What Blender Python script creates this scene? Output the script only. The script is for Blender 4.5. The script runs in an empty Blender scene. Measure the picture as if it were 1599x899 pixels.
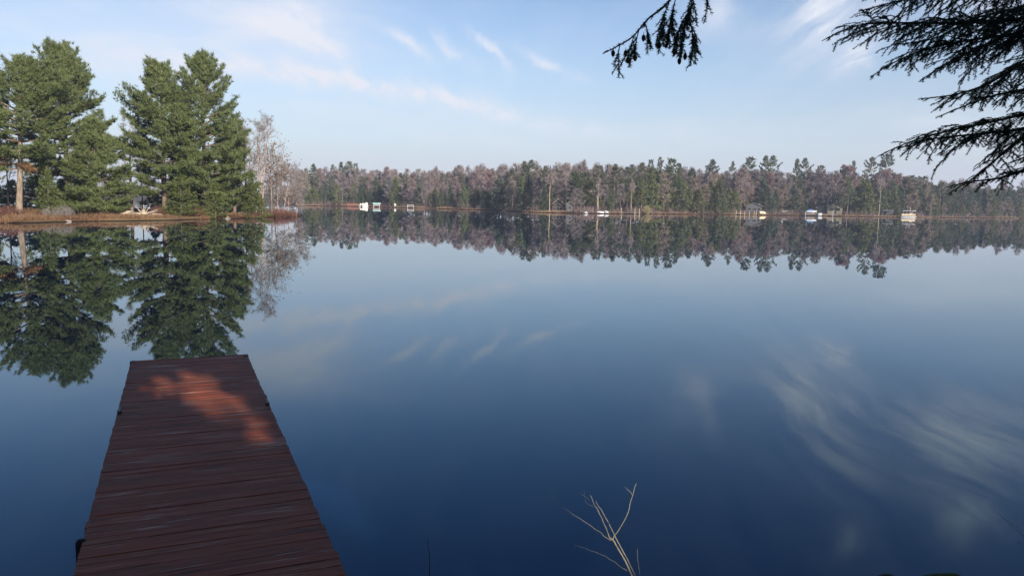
import bpy, math, random
import numpy as np
from mathutils import Vector, Matrix

# ------------------------------------------------------------------ camera, sky, sun, exposure
S = bpy.context.scene
COL = S.collection
R_ = math.radians
CAM = np.array([0.0, 0.0, 2.4])
FPX, CX, CY = 1200.0, 799.5, 449.5
PITCH, ROLL = R_(6.35), R_(1.09)
fw = np.array([0, math.cos(PITCH), -math.sin(PITCH)])
up0 = np.array([0, math.sin(PITCH), math.cos(PITCH)])
rt0 = np.array([1.0, 0, 0])
rt = rt0 * math.cos(ROLL) + up0 * math.sin(ROLL)
up = -rt0 * math.sin(ROLL) + up0 * math.cos(ROLL)
cd = bpy.data.cameras.new('camera')
cam = bpy.data.objects.new('camera', cd)
COL.objects.link(cam)
cd.sensor_width = 36.0
cd.lens = 36.0 * FPX / 1599.0
cd.clip_start, cd.clip_end = 0.05, 20000
m = Matrix.Identity(4)
for i in range(3):
    m[i][0], m[i][1], m[i][2], m[i][3] = rt[i], up[i], -fw[i], CAM[i]
cam.matrix_world = m
S.camera = cam

SUN_EL, SUN_AZ = R_(19), R_(148)          # azimuth clockwise from +Y (behind the camera, to the right)
SKY_STRENGTH, SUN_STRENGTH = 0.085, 5.0
to_sun = Vector((math.sin(SUN_AZ) * math.cos(SUN_EL), math.cos(SUN_AZ) * math.cos(SUN_EL), math.sin(SUN_EL)))
sl = bpy.data.lights.new('sun', 'SUN')
sl.energy, sl.angle, sl.color = SUN_STRENGTH, R_(0.5), (1.0, 0.87, 0.71)
so = bpy.data.objects.new('sun', sl)
so.rotation_euler = (-to_sun).to_track_quat('-Z', 'Y').to_euler()
COL.objects.link(so)

vs = S.view_settings
vs.view_transform = 'Standard'
vs.look = 'None'
vs.gamma = 1.0
vs.use_curve_mapping = False
vs.exposure = 0.7

S.render.engine = 'CYCLES'
S.cycles.use_denoising = True
S.cycles.max_bounces = 6
S.cycles.diffuse_bounces = 2
S.cycles.glossy_bounces = 3
S.cycles.transmission_bounces = 2
S.cycles.transparent_max_bounces = 4
S.cycles.use_adaptive_sampling = True
S.cycles.adaptive_threshold = 0.02


def N(nt, typ, **kw):
    n = nt.nodes.new(typ)
    for k, v in kw.items():
        if k.startswith('i_'):
            n.inputs[k[2:].replace('_', ' ')].default_value = v
        else:
            setattr(n, k, v)
    return n


def math_(nt, op, a, b=None, clamp=False):
    n = nt.nodes.new('ShaderNodeMath')
    n.operation = op
    n.use_clamp = clamp
    for i, v in enumerate((a, b)):
        if v is None:
            continue
        if isinstance(v, (int, float)):
            n.inputs[i].default_value = v
        else:
            nt.links.new(v, n.inputs[i])
    return n.outputs[0]


def mixc(nt, fac, a, b, mode='MIX'):
    n = nt.nodes.new('ShaderNodeMix')
    n.data_type = 'RGBA'
    n.blend_type = mode
    for sock, v in ((n.inputs[0], fac), (n.inputs[6], a), (n.inputs[7], b)):
        if isinstance(v, (int, float)):
            sock.default_value = v
        elif isinstance(v, tuple):
            sock.default_value = (v[0], v[1], v[2], 1)
        else:
            nt.links.new(v, sock)
    return n.outputs[2]


# px of the photograph -> direction in the world (used to lay out what stands where)
def ray(px, py):
    d = fw + rt * ((px - CX) / FPX) - up * ((py - CY) / FPX)
    return d


def on_z(px, py, z=0.0):
    d = ray(px, py)
    t = (z - CAM[2]) / d[2]
    return CAM + d * t


def at_depth(px, py, depth):
    d = ray(px, py)
    return CAM + d * (depth / d[1])


def hor(px):
    return CY - FPX * math.tan(PITCH) + math.tan(ROLL) * (px - CX)


def azel(px, py):
    d = ray(px, py)
    return math.degrees(math.atan2(d[0], d[1])), math.degrees(math.atan2(d[2], math.hypot(d[0], d[1])))


def build_world():
    w = bpy.data.worlds.new('World')
    S.world = w
    w.use_nodes = True
    nt = w.node_tree
    nt.nodes.clear()
    out = N(nt, 'ShaderNodeOutputWorld')
    bg = N(nt, 'ShaderNodeBackground')
    bg.inputs['Strength'].default_value = SKY_STRENGTH
    nt.links.new(bg.outputs[0], out.inputs[0])
    sky = N(nt, 'ShaderNodeTexSky')
    sky.sky_type = 'NISHITA'
    sky.sun_disc = False
    sky.sun_elevation, sky.sun_rotation = SUN_EL, SUN_AZ
    sky.altitude = 400
    sky.air_density, sky.dust_density, sky.ozone_density = 1.15, 1.6, 1.6
    tc = N(nt, 'ShaderNodeTexCoord')
    vec = tc.outputs['Generated']
    sep = N(nt, 'ShaderNodeSeparateXYZ')
    nt.links.new(vec, sep.inputs[0])
    X, Y, Z = sep.outputs
    az = math_(nt, 'MULTIPLY', math_(nt, 'ARCTAN2', X, Y), 180 / math.pi)
    el = math_(nt, 'MULTIPLY', math_(nt, 'ARCSINE', Z), 180 / math.pi)
    # a tint of the air: a little brighter and paler low down
    comb = N(nt, 'ShaderNodeCombineXYZ')
    nt.links.new(az, comb.inputs[0])
    nt.links.new(el, comb.inputs[1])
    AE = comb.outputs[0]
    # high cirrus: streaks in the plane of the cloud deck
    zz = math_(nt, 'MAXIMUM', Z, 0.02)
    zz = math_(nt, 'ADD', zz, 0.10)
    pl = N(nt, 'ShaderNodeCombineXYZ')
    nt.links.new(math_(nt, 'DIVIDE', X, zz), pl.inputs[0])
    nt.links.new(math_(nt, 'DIVIDE', Y, zz), pl.inputs[1])
    warp = N(nt, 'ShaderNodeTexNoise', i_Scale=0.9, i_Detail=3.0)
    nt.links.new(pl.outputs[0], warp.inputs['Vector'])
    wv = N(nt, 'ShaderNodeVectorMath', operation='MULTIPLY_ADD')
    nt.links.new(warp.outputs['Color'], wv.inputs[0])
    wv.inputs[1].default_value = (0.55, 0.55, 0)
    nt.links.new(pl.outputs[0], wv.inputs[2])
    mp = N(nt, 'ShaderNodeMapping')
    mp.inputs['Rotation'].default_value = (0, 0, R_(38))
    mp.inputs['Scale'].default_value = (5.0, 0.9, 1)
    nt.links.new(wv.outputs[0], mp.inputs[0])
    n1 = N(nt, 'ShaderNodeTexNoise', i_Scale=1.0, i_Detail=7.0, i_Roughness=0.6)
    nt.links.new(mp.outputs[0], n1.inputs['Vector'])
    streak = N(nt, 'ShaderNodeMapRange', interpolation_type='SMOOTHSTEP')
    streak.inputs[1].default_value, streak.inputs[2].default_value = 0.34, 0.62
    nt.links.new(n1.outputs[0], streak.inputs[0])
    n2 = N(nt, 'ShaderNodeTexNoise', i_Scale=1.6, i_Detail=5.0)
    nt.links.new(wv.outputs[0], n2.inputs['Vector'])
    veil = N(nt, 'ShaderNodeMapRange', interpolation_type='SMOOTHSTEP')
    veil.inputs[1].default_value, veil.inputs[2].default_value = 0.3, 0.72
    nt.links.new(n2.outputs[0], veil.inputs[0])

    # jittered az/el so that the cloud patches have frayed outlines
    jn = N(nt, 'ShaderNodeTexNoise', i_Scale=0.22, i_Detail=5.0)
    jn.inputs['Roughness'].default_value = 0.62
    nt.links.new(AE, jn.inputs['Vector'])
    jm = N(nt, 'ShaderNodeVectorMath', operation='MULTIPLY_ADD')
    nt.links.new(jn.outputs['Color'], jm.inputs[0])
    jm.inputs[1].default_value = (5.0, 2.4, 0)
    nt.links.new(AE, jm.inputs[2])
    jo = N(nt, 'ShaderNodeVectorMath', operation='SUBTRACT')
    nt.links.new(jm.outputs[0], jo.inputs[0])
    jo.inputs[1].default_value = (2.5, 1.2, 0)
    AEJ = jo.outputs[0]

    def patch(x0, y0, x1, y1, width, amp):
        """an elongated soft patch of cloud between two directions"""
        a0, e0 = azel(x0, y0)
        a1, e1 = azel(x1, y1)
        mpp = N(nt, 'ShaderNodeMapping', vector_type='TEXTURE')
        mpp.inputs['Location'].default_value = ((a0 + a1) / 2, (e0 + e1) / 2, 0)
        mpp.inputs['Rotation'].default_value = (0, 0, math.atan2(e1 - e0, a1 - a0))
        mpp.inputs['Scale'].default_value = (math.hypot(a1 - a0, e1 - e0) / 2, width, 1)
        nt.links.new(AEJ, mpp.inputs[0])
        d = N(nt, 'ShaderNodeVectorMath', operation='DOT_PRODUCT')
        nt.links.new(mpp.outputs[0], d.inputs[0])
        nt.links.new(mpp.outputs[0], d.inputs[1])
        e = math_(nt, 'EXPONENT', math_(nt, 'MULTIPLY', d.outputs['Value'], -1.0))
        return math_(nt, 'MULTIPLY', e, amp)

    soft = None
    for p in CLOUD_SOFT:
        v = patch(*p)
        soft = v if soft is None else math_(nt, 'ADD', soft, v)
    wisp = None
    for p in CLOUD_WISP:
        v = patch(*p)
        wisp = v if wisp is None else math_(nt, 'ADD', wisp, v)
    soft = math_(nt, 'MULTIPLY', soft, math_(nt, 'ADD', math_(nt, 'MULTIPLY', veil.outputs[0], 0.6), 0.4))
    wisp = math_(nt, 'MULTIPLY', wisp, math_(nt, 'ADD', math_(nt, 'MULTIPLY', streak.outputs[0], 1.0), 0.15))
    gen = math_(nt, 'MULTIPLY', math_(nt, 'MULTIPLY', streak.outputs[0], veil.outputs[0]), 0.10)
    cov = math_(nt, 'ADD', math_(nt, 'ADD', soft, wisp), gen, clamp=True)
    # low haze towards the horizon, part of the sky itself
    hz = math_(nt, 'EXPONENT', math_(nt, 'MULTIPLY', math_(nt, 'MAXIMUM', el, 0.0), -1 / 6.5))
    hi = N(nt, 'ShaderNodeMapRange', interpolation_type='SMOOTHSTEP')
    hi.inputs[1].default_value, hi.inputs[2].default_value = 8.0, 28.0
    nt.links.new(el, hi.inputs[0])
    base = mixc(nt, 1.0, sky.outputs[0], mixc(nt, hi.outputs[0], SKY_TINT, SKY_TINT_HIGH), 'MULTIPLY')
    base = mixc(nt, math_(nt, 'MULTIPLY', hz, HAZE_AMT), base, HAZE_COL)
    col = mixc(nt, cov, base, CLOUD_COL)
    nt.links.new(col, bg.inputs[0])


SKY_TINT = (0.92, 0.99, 1.16)
SKY_TINT_HIGH = (0.48, 0.70, 1.0)
HAZE_COL = (5.55, 5.95, 7.4)
HAZE_AMT = 0.9
CLOUD_COL = (6.1, 6.35, 7.05)
CLOUD_SOFT = [(-100, 30, 560, 60, 3.0, 0.7), (150, -60, 620, 40, 2.5, 0.5), (1290, 50, 1350, -10, 1.6, 0.35), (1480, -60, 1600, -80, 2.2, 0.3), (420, 150, 900, 225, 1.3, 0.5), (0, 95, 420, 110, 1.0, 0.4),
              (1050, -40, 1160, 60, 2.0, 0.4), (1380, 190, 1640, 200, 1.6, 0.45), (900, 205, 1300, 215, 1.0, 0.3)]
CLOUD_WISP = [(250, 78, 700, 150, 0.8, 0.9), (560, 125, 900, 205, 0.6, 0.8), (400, 20, 560, 85, 0.9, 0.7),
              (600, 45, 670, 85, 0.45, 0.7), (690, 50, 730, 100, 0.4, 0.55), (735, 45, 790, 110, 0.4, 0.65),
              (820, 85, 900, 118, 0.4, 0.75), (1220, 60, 1400, 0, 1.8, 0.6), (1300, 105, 1370, 65, 0.7, 0.75),
              (1250, 30, 1420, -160, 1.9, 0.45), (1480, -20, 1640, -140, 3.0, 0.45), (1400, -60, 1760, -30, 2.4, 0.4),
              (1100, 40, 1150, -40, 1.0, 0.4), (1560, -150, 1640, -230, 2.0, 0.5), (1380, -230, 1440, -260, 1.2, 0.35)]
build_world()

# ------------------------------------------------------------------ helpers


def tag(o, label=None, cat=None, group=None, kind=None):
    if label:
        o['label'] = label
    if cat:
        o['category'] = cat
    if group:
        o['group'] = group
    if kind:
        o['kind'] = kind
    return o


def thing(name, label, cat, loc=(0, 0, 0), rz=0.0, group=None):
    o = bpy.data.objects.new(name, None)
    COL.objects.link(o)
    o.location = tuple(float(v) for v in loc)
    o.rotation_euler = (0, 0, rz)
    o.empty_display_size = 0.2
    return tag(o, label, cat, group)


def copy_tree(o, parent=None):
    c = o.copy()
    COL.objects.link(c)
    if parent is not None:
        c.parent = parent
    for ch in list(o.children):
        copy_tree(ch, c)
    return c


class MB:
    """collects triangles and quads; build() links them as one mesh object"""

    def __init__(self):
        self.v, self.t, self.q, self.n = [], [], [], 0
        self.c = []

    def add(self, v, f, col=None):
        v = np.asarray(v, float).reshape(-1, 3)
        f = np.asarray(f, int)
        self.v.append(v)
        (self.t if f.shape[1] == 3 else self.q).append(f + self.n)
        self.n += len(v)
        return self

    def box(self, c, s, rz=0.0, rx=0.0, ry=0.0):
        c, s = np.array(c, float), np.array(s, float) / 2
        p = np.array([[x, y, z] for x in (-1, 1) for y in (-1, 1) for z in (-1, 1)]) * s
        M = np.array(Matrix.Rotation(rz, 3, 'Z') @ Matrix.Rotation(ry, 3, 'Y') @ Matrix.Rotation(rx, 3, 'X'))
        p = p @ M.T + c
        return self.add(p, [[0, 1, 3, 2], [4, 6, 7, 5], [0, 4, 5, 1], [2, 3, 7, 6], [0, 2, 6, 4], [1, 5, 7, 3]])

    def tube(self, pts, rad, sides=8, cap=True):
        pts = np.asarray(pts, float)
        n = len(pts)
        rad = np.full(n, rad) if np.isscalar(rad) else np.asarray(rad, float)
        T = np.gradient(pts, axis=0)
        T /= np.linalg.norm(T, axis=1)[:, None] + 1e-9
        a = np.array([0, 0, 1.0]) if abs(T[0][2]) < 0.9 else np.array([1.0, 0, 0])
        u = np.cross(T[0], a)
        u /= np.linalg.norm(u)
        rings = []
        ang = np.linspace(0, 2 * np.pi, sides, endpoint=False)
        for i in range(n):
            u = u - T[i] * (u @ T[i])
            u /= np.linalg.norm(u) + 1e-9
            w = np.cross(T[i], u)
            rings.append(pts[i] + rad[i] * (np.cos(ang)[:, None] * u + np.sin(ang)[:, None] * w))
        V = np.concatenate(rings)
        F = []
        for i in range(n - 1):
            for k in range(sides):
                k2 = (k + 1) % sides
                F.append([i * sides + k, i * sides + k2, (i + 1) * sides + k2, (i + 1) * sides + k])
        b = self.n
        self.add(V, F)
        if cap:
            for ring, flip in ((0, True), (n - 1, False)):
                cv = pts[ring]
                rr = rings[ring]
                f = [[sides, (k + 1) % sides, k] if flip else [sides, k, (k + 1) % sides] for k in range(sides)]
                self.add(np.vstack([rr, cv[None]]), f)
        return self

    def lathe(self, prof, sides=16, c=(0, 0, 0), M=None):
        ang = np.linspace(0, 2 * np.pi, sides, endpoint=False)
        V = np.array([[r * math.cos(a), r * math.sin(a), z] for r, z in prof for a in ang])
        if M is not None:
            V = V @ np.array(M).T
        V = V + np.array(c)
        F = []
        for i in range(len(prof) - 1):
            for k in range(sides):
                k2 = (k + 1) % sides
                F.append([i * sides + k, i * sides + k2, (i + 1) * sides + k2, (i + 1) * sides + k])
        return self.add(V, F)

    def sticks(self, P0, P1, r0, r1, sides=3):
        P0, P1 = np.atleast_2d(P0).astype(float), np.atleast_2d(P1).astype(float)
        n = len(P0)
        if n == 0:
            return self
        r0 = np.broadcast_to(np.asarray(r0, float), (n,))
        r1 = np.broadcast_to(np.asarray(r1, float), (n,))
        D = P1 - P0
        D = D / (np.linalg.norm(D, axis=1)[:, None] + 1e-9)
        a = np.where(np.abs(D[:, 2:3]) < 0.9, np.array([[0, 0, 1.0]]), np.array([[1.0, 0, 0]]))
        U = np.cross(D, a)
        U /= np.linalg.norm(U, axis=1)[:, None] + 1e-9
        W = np.cross(D, U)
        V = []
        for P, r in ((P0, r0), (P1, r1)):
            for k in range(sides):
                an = 2 * math.pi * k / sides
                V.append(P + r[:, None] * (math.cos(an) * U + math.sin(an) * W))
        V = np.stack(V, 1).reshape(-1, 3)
        base = (np.arange(n) * 2 * sides)[:, None]
        F = []
        for k in range(sides):
            k2 = (k + 1) % sides
            F.append(base + np.array([[k, k2, sides + k2, sides + k]]))
        return self.add(V, np.concatenate(F))

    def blades(self, P, D, L, W, rng, Nn=None):
        """thin pointed triangles: needles, fine twigs, grass"""
        n = len(P)
        if n == 0:
            return self
        D = D / (np.linalg.norm(D, axis=1)[:, None] + 1e-9)
        a = rng.normal(size=(n, 3)) if Nn is None else Nn
        U = np.cross(D, a)
        U /= np.linalg.norm(U, axis=1)[:, None] + 1e-9
        L = np.broadcast_to(np.asarray(L, float), (n,))[:, None]
        W = np.broadcast_to(np.asarray(W, float), (n,))[:, None]
        V = np.stack([P - U * W / 2, P + U * W / 2, P + D * L], 1).reshape(-1, 3)
        return self.add(V, np.arange(3 * n).reshape(n, 3))

    def mesh(self, name, mat, smooth=False):
        me = bpy.data.meshes.new(name)
        V = np.concatenate(self.v)
        t = np.concatenate(self.t) if self.t else np.zeros((0, 3), int)
        q = np.concatenate(self.q) if self.q else np.zeros((0, 4), int)
        me.vertices.add(len(V))
        me.vertices.foreach_set('co', V.astype(np.float32).ravel())
        nl = len(t) * 3 + len(q) * 4
        me.loops.add(nl)
        me.loops.foreach_set('vertex_index', np.concatenate([t.ravel(), q.ravel()]).astype(np.int32))
        me.polygons.add(len(t) + len(q))
        tot = np.concatenate([np.full(len(t), 3), np.full(len(q), 4)]).astype(np.int32)
        st = np.concatenate([[0], np.cumsum(tot)[:-1]]).astype(np.int32)
        me.polygons.foreach_set('loop_start', st)
        me.polygons.foreach_set('use_smooth', np.full(len(tot), bool(smooth)))
        me.update()
        me.validate()
        if mat is not None:
            me.materials.append(mat)
        return me

    def build(self, name, mat, parent=None, smooth=False, bevel=0.0):
        o = bpy.data.objects.new(name, self.mesh(name, mat, smooth))
        COL.objects.link(o)
        if parent is not None:
            o.parent = parent
        if bevel:
            b = o.modifiers.new('bevel', 'BEVEL')
            b.width, b.segments, b.limit_method = bevel, 2, 'ANGLE'
        return o


# ------------------------------------------------------------------ materials
def mat_new(name):
    mt = bpy.data.materials.new(name)
    mt.use_nodes = True
    nt = mt.node_tree
    nt.nodes.clear()
    out = N(nt, 'ShaderNodeOutputMaterial')
    return mt, nt, out


def principled(nt, out, rough=0.7, spec=0.3, metal=0.0):
    p = N(nt, 'ShaderNodeBsdfPrincipled')
    p.inputs['Roughness'].default_value = rough
    p.inputs['Specular IOR Level'].default_value = spec
    p.inputs['Metallic'].default_value = metal
    nt.links.new(p.outputs[0], out.inputs[0])
    return p


def foliage_mat(name, a, b, trans=0.25, scale=0.5, fine=6.0, warm=None):
    mt, nt, out = mat_new(name)
    tc = N(nt, 'ShaderNodeTexCoord')
    n1 = N(nt, 'ShaderNodeTexNoise', i_Scale=scale, i_Detail=2.0)
    n2 = N(nt, 'ShaderNodeTexNoise', i_Scale=fine, i_Detail=1.0)
    nt.links.new(tc.outputs['Object'], n1.inputs[0])
    nt.links.new(tc.outputs['Object'], n2.inputs[0])
    f = math_(nt, 'ADD', math_(nt, 'MULTIPLY', n1.outputs[0], 1.2), math_(nt, 'MULTIPLY', n2.outputs[0], 1.0))
    f = math_(nt, 'SUBTRACT', f, 0.6, clamp=True)
    c = mixc(nt, f, a, b)
    oi = N(nt, 'ShaderNodeObjectInfo')
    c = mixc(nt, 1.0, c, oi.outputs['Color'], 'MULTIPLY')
    p = N(nt, 'ShaderNodeBsdfPrincipled')
    p.inputs['Roughness'].default_value = 0.55
    p.inputs['Specular IOR Level'].default_value = 0.25
    nt.links.new(c, p.inputs['Base Color'])
    t = N(nt, 'ShaderNodeBsdfTranslucent')
    nt.links.new(mixc(nt, 1.0, c, (1.1, 1.2, 0.7), 'MULTIPLY'), t.inputs[0])
    mx = N(nt, 'ShaderNodeMixShader')
    mx.inputs[0].default_value = trans
    nt.links.new(p.outputs[0], mx.inputs[1])
    nt.links.new(t.outputs[0], mx.inputs[2])
    nt.links.new(mx.outputs[0], out.inputs[0])
    return mt


def noisy_mat(name, cols, scale=3.0, stretch=(1, 1, 1), rough=0.8, spec=0.2, detail=5.0, bump=0.0, tint=False, metal=0.0):
    """colour ramp over stretched noise"""
    mt, nt, out = mat_new(name)
    p = principled(nt, out, rough, spec, metal)
    tc = N(nt, 'ShaderNodeTexCoord')
    mp = N(nt, 'ShaderNodeMapping')
    mp.inputs['Scale'].default_value = stretch
    nt.links.new(tc.outputs['Object'], mp.inputs[0])
    n1 = N(nt, 'ShaderNodeTexNoise', i_Scale=scale, i_Detail=detail, i_Roughness=0.6)
    nt.links.new(mp.outputs[0], n1.inputs[0])
    cr = N(nt, 'ShaderNodeValToRGB')
    el = cr.color_ramp.elements
    k = len(cols)
    for i, cc in enumerate(cols):
        pos = 0.28 + 0.44 * i / max(1, k - 1)
        e = el[i] if i < 2 else el.new(pos)
        e.position = pos
        e.color = (*cc, 1)
    nt.links.new(n1.outputs[0], cr.inputs[0])
    c = cr.outputs[0]
    if tint:
        oi = N(nt, 'ShaderNodeObjectInfo')
        c = mixc(nt, 1.0, c, oi.outputs['Color'], 'MULTIPLY')
    nt.links.new(c, p.inputs['Base Color'])
    if bump:
        b = N(nt, 'ShaderNodeBump', i_Strength=0.8, i_Distance=bump)
        nt.links.new(n1.outputs[0], b.inputs['Height'])
        nt.links.new(b.outputs[0], p.inputs['Normal'])
    return mt


PINE = foliage_mat('pine_needles', (0.104, 0.138, 0.054), (0.172, 0.206, 0.082), 0.34, 0.35, 3.0)
FIR = foliage_mat('fir_needles', (0.090, 0.118, 0.040), (0.138, 0.165, 0.055), 0.2, 0.5, 4.0)
FARC = foliage_mat('far_conifer_needles', (0.074, 0.090, 0.058), (0.125, 0.138, 0.080), 0.15, 0.15, 1.2)
HEM = foliage_mat('hemlock_needles', (0.040, 0.064, 0.050), (0.068, 0.092, 0.056), 0.2, 2.0, 12.0)
TWIG = foliage_mat('bare_twigs', (0.165, 0.150, 0.150), (0.26, 0.232, 0.224), 0.0, 0.2, 2.0)
OAK = foliage_mat('dry_oak_leaves', (0.15, 0.095, 0.05), (0.26, 0.17, 0.085), 0.3, 0.4, 3.0)
DEADN = foliage_mat('dead_needles', (0.22, 0.12, 0.06), (0.33, 0.19, 0.10), 0.2, 0.5, 3.0)
SEDGE = foliage_mat('dry_sedge', (0.13, 0.07, 0.042), (0.27, 0.17, 0.095), 0.2, 0.3, 2.0)
REDTW = foliage_mat('red_twigs', (0.105, 0.048, 0.040), (0.175, 0.09, 0.07), 0.0, 0.5, 3.0)
BARK = noisy_mat('pine_bark', [(0.05, 0.038, 0.032), (0.14, 0.11, 0.09), (0.25, 0.20, 0.165)], 5.0, (1, 1, 0.22), 0.9, 0.1, 6, 0.03)
BARKL = noisy_mat('pale_bark', [(0.09, 0.07, 0.055), (0.22, 0.175, 0.14), (0.31, 0.26, 0.21)], 5.0, (1, 1, 0.25), 0.9, 0.1, 6, 0.03)
BIRCH = noisy_mat('birch_bark', [(0.10, 0.08, 0.07), (0.28, 0.235, 0.20), (0.40, 0.345, 0.30)], 2.2, (1, 1, 2.5), 0.8, 0.2, 5, 0, True)
GREYB = noisy_mat('grey_bark', [(0.09, 0.075, 0.07), (0.22, 0.18, 0.165), (0.30, 0.25, 0.23)], 3.0, (1, 1, 0.3), 0.9, 0.1, 5, 0, True)
DEADW = noisy_mat('weathered_wood', [(0.22, 0.18, 0.14), (0.42, 0.36, 0.29), (0.55, 0.49, 0.41)], 6.0, (1, 1, 0.3), 0.85, 0.1)
ROCK = noisy_mat('rock', [(0.10, 0.085, 0.07), (0.26, 0.22, 0.18), (0.42, 0.37, 0.31)], 3.0, (1, 1, 1), 0.85, 0.2, 8, 0.05)
MOSS = noisy_mat('mossy_rock', [(0.02, 0.018, 0.014), (0.07, 0.075, 0.02), (0.20, 0.13, 0.07)], 6.0, (1, 1, 1), 0.9, 0.1, 8, 0.03)
DARKROCK = noisy_mat('wet_dark_wood', [(0.006, 0.006, 0.006), (0.018, 0.015, 0.013)], 8.0)
WHITE = noisy_mat('white_paint', [(0.33, 0.33, 0.35), (0.48, 0.48, 0.49)], 2.0, rough=0.45, spec=0.4)
CREAM = noisy_mat('cream_paint', [(0.55, 0.47, 0.33), (0.72, 0.62, 0.45)], 2.0, rough=0.6)
BEIGE = noisy_mat('beige_siding', [(0.13, 0.125, 0.10), (0.21, 0.20, 0.15)], 4.0, (0.2, 0.2, 6), rough=0.7)
DKWALL = noisy_mat('dark_brown_siding', [(0.022, 0.02, 0.022), (0.05, 0.043, 0.04)], 4.0, (0.2, 0.2, 6), rough=0.8)
GREYWALL = noisy_mat('grey_siding', [(0.06, 0.068, 0.09), (0.11, 0.118, 0.14)], 4.0, (0.2, 0.2, 6), rough=0.8)
DKROOF = noisy_mat('dark_shingles', [(0.05, 0.045, 0.045), (0.11, 0.10, 0.10)], 6.0, rough=0.9)
GREYROOF = noisy_mat('grey_shingles', [(0.12, 0.13, 0.16), (0.22, 0.23, 0.26)], 5.0, rough=0.85)
TRIM = noisy_mat('pale_trim', [(0.11, 0.10, 0.09), (0.19, 0.17, 0.155)], 3.0)
GLASSM = noisy_mat('dark_window_glass', [(0.012, 0.014, 0.018), (0.03, 0.034, 0.04)], 1.0, rough=0.08, spec=0.6)
BLUE = noisy_mat('blue_cover', [(0.03, 0.16, 0.42), (0.07, 0.30, 0.62)], 2.0, rough=0.5)
TEAL = noisy_mat('pale_green_canvas', [(0.20, 0.42, 0.38), (0.42, 0.62, 0.56)], 2.0, rough=0.6)
REDWOOD = noisy_mat('red_stained_boards', [(0.22, 0.07, 0.05), (0.36, 0.14, 0.10)], 4.0, rough=0.7)
GREYWOOD = noisy_mat('grey_boards', [(0.22, 0.19, 0.16), (0.40, 0.35, 0.30)], 5.0, (0.4, 3, 1), rough=0.8)
ALU = noisy_mat('aluminium', [(0.45, 0.46, 0.48), (0.62, 0.63, 0.65)], 2.0, rough=0.4, spec=0.5)
IRON = noisy_mat('black_iron', [(0.008, 0.008, 0.012), (0.02, 0.02, 0.026)], 12.0, rough=0.5, spec=0.5)
CONEM = noisy_mat('cone_scales', [(0.03, 0.02, 0.014), (0.085, 0.055, 0.035)], 60.0)
HTWIG = noisy_mat('hemlock_twig', [(0.03, 0.022, 0.018), (0.07, 0.05, 0.04)], 20.0)
LICHEN = noisy_mat('grey_green_twig', [(0.12, 0.11, 0.085), (0.27, 0.25, 0.20), (0.19, 0.21, 0.145)], 30.0)
YELLOWB = foliage_mat('yellow_shrub_twigs', (0.25, 0.21, 0.11), (0.38, 0.33, 0.18), 0.2, 0.5, 3.0)


def ground_mat():
    mt, nt, out = mat_new('leaf_litter_ground')
    p = principled(nt, out, 0.95, 0.05)
    tc = N(nt, 'ShaderNodeTexCoord')
    n1 = N(nt, 'ShaderNodeTexNoise', i_Scale=0.35, i_Detail=6.0, i_Roughness=0.7)
    n2 = N(nt, 'ShaderNodeTexNoise', i_Scale=6.0, i_Detail=5.0, i_Roughness=0.7)
    n3 = N(nt, 'ShaderNodeTexNoise', i_Scale=0.05, i_Detail=3.0)
    for n in (n1, n2, n3):
        nt.links.new(tc.outputs['Object'], n.inputs[0])
    c = mixc(nt, n1.outputs[0], (0.055, 0.032, 0.022), (0.20, 0.115, 0.07))
    mr = N(nt, 'ShaderNodeMapRange')
    mr.inputs[1].default_value, mr.inputs[2].default_value = 0.35, 0.7
    nt.links.new(n2.outputs[0], mr.inputs[0])
    c = mixc(nt, mr.outputs[0], mixc(nt, 1.0, c, (0.5, 0.5, 0.5), 'MULTIPLY'), c)
    mr2 = N(nt, 'ShaderNodeMapRange')
    mr2.inputs[1].default_value, mr2.inputs[2].default_value = 0.5, 0.62
    nt.links.new(n3.outputs[0], mr2.inputs[0])
    c = mixc(nt, math_(nt, 'MULTIPLY', mr2.outputs[0], 0.6), c, (0.26, 0.19, 0.10))
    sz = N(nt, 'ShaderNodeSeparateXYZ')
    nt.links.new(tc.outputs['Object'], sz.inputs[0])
    shadowed = N(nt, 'ShaderNodeMapRange')  # shadow of the undercut bank, painted as a dark band at the waterline
    shadowed.inputs[1].default_value, shadowed.inputs[2].default_value = 0.16, 0.05
    nt.links.new(math_(nt, 'ADD', sz.outputs[2], math_(nt, 'MULTIPLY', n2.outputs[0], 0.06)), shadowed.inputs[0])
    c = mixc(nt, shadowed.outputs[0], c, (0.018, 0.014, 0.012))
    nt.links.new(c, p.inputs['Base Color'])
    b = N(nt, 'ShaderNodeBump', i_Strength=0.7, i_Distance=0.06)
    nt.links.new(n2.outputs[0], b.inputs['Height'])
    nt.links.new(b.outputs[0], p.inputs['Normal'])
    return mt


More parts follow.
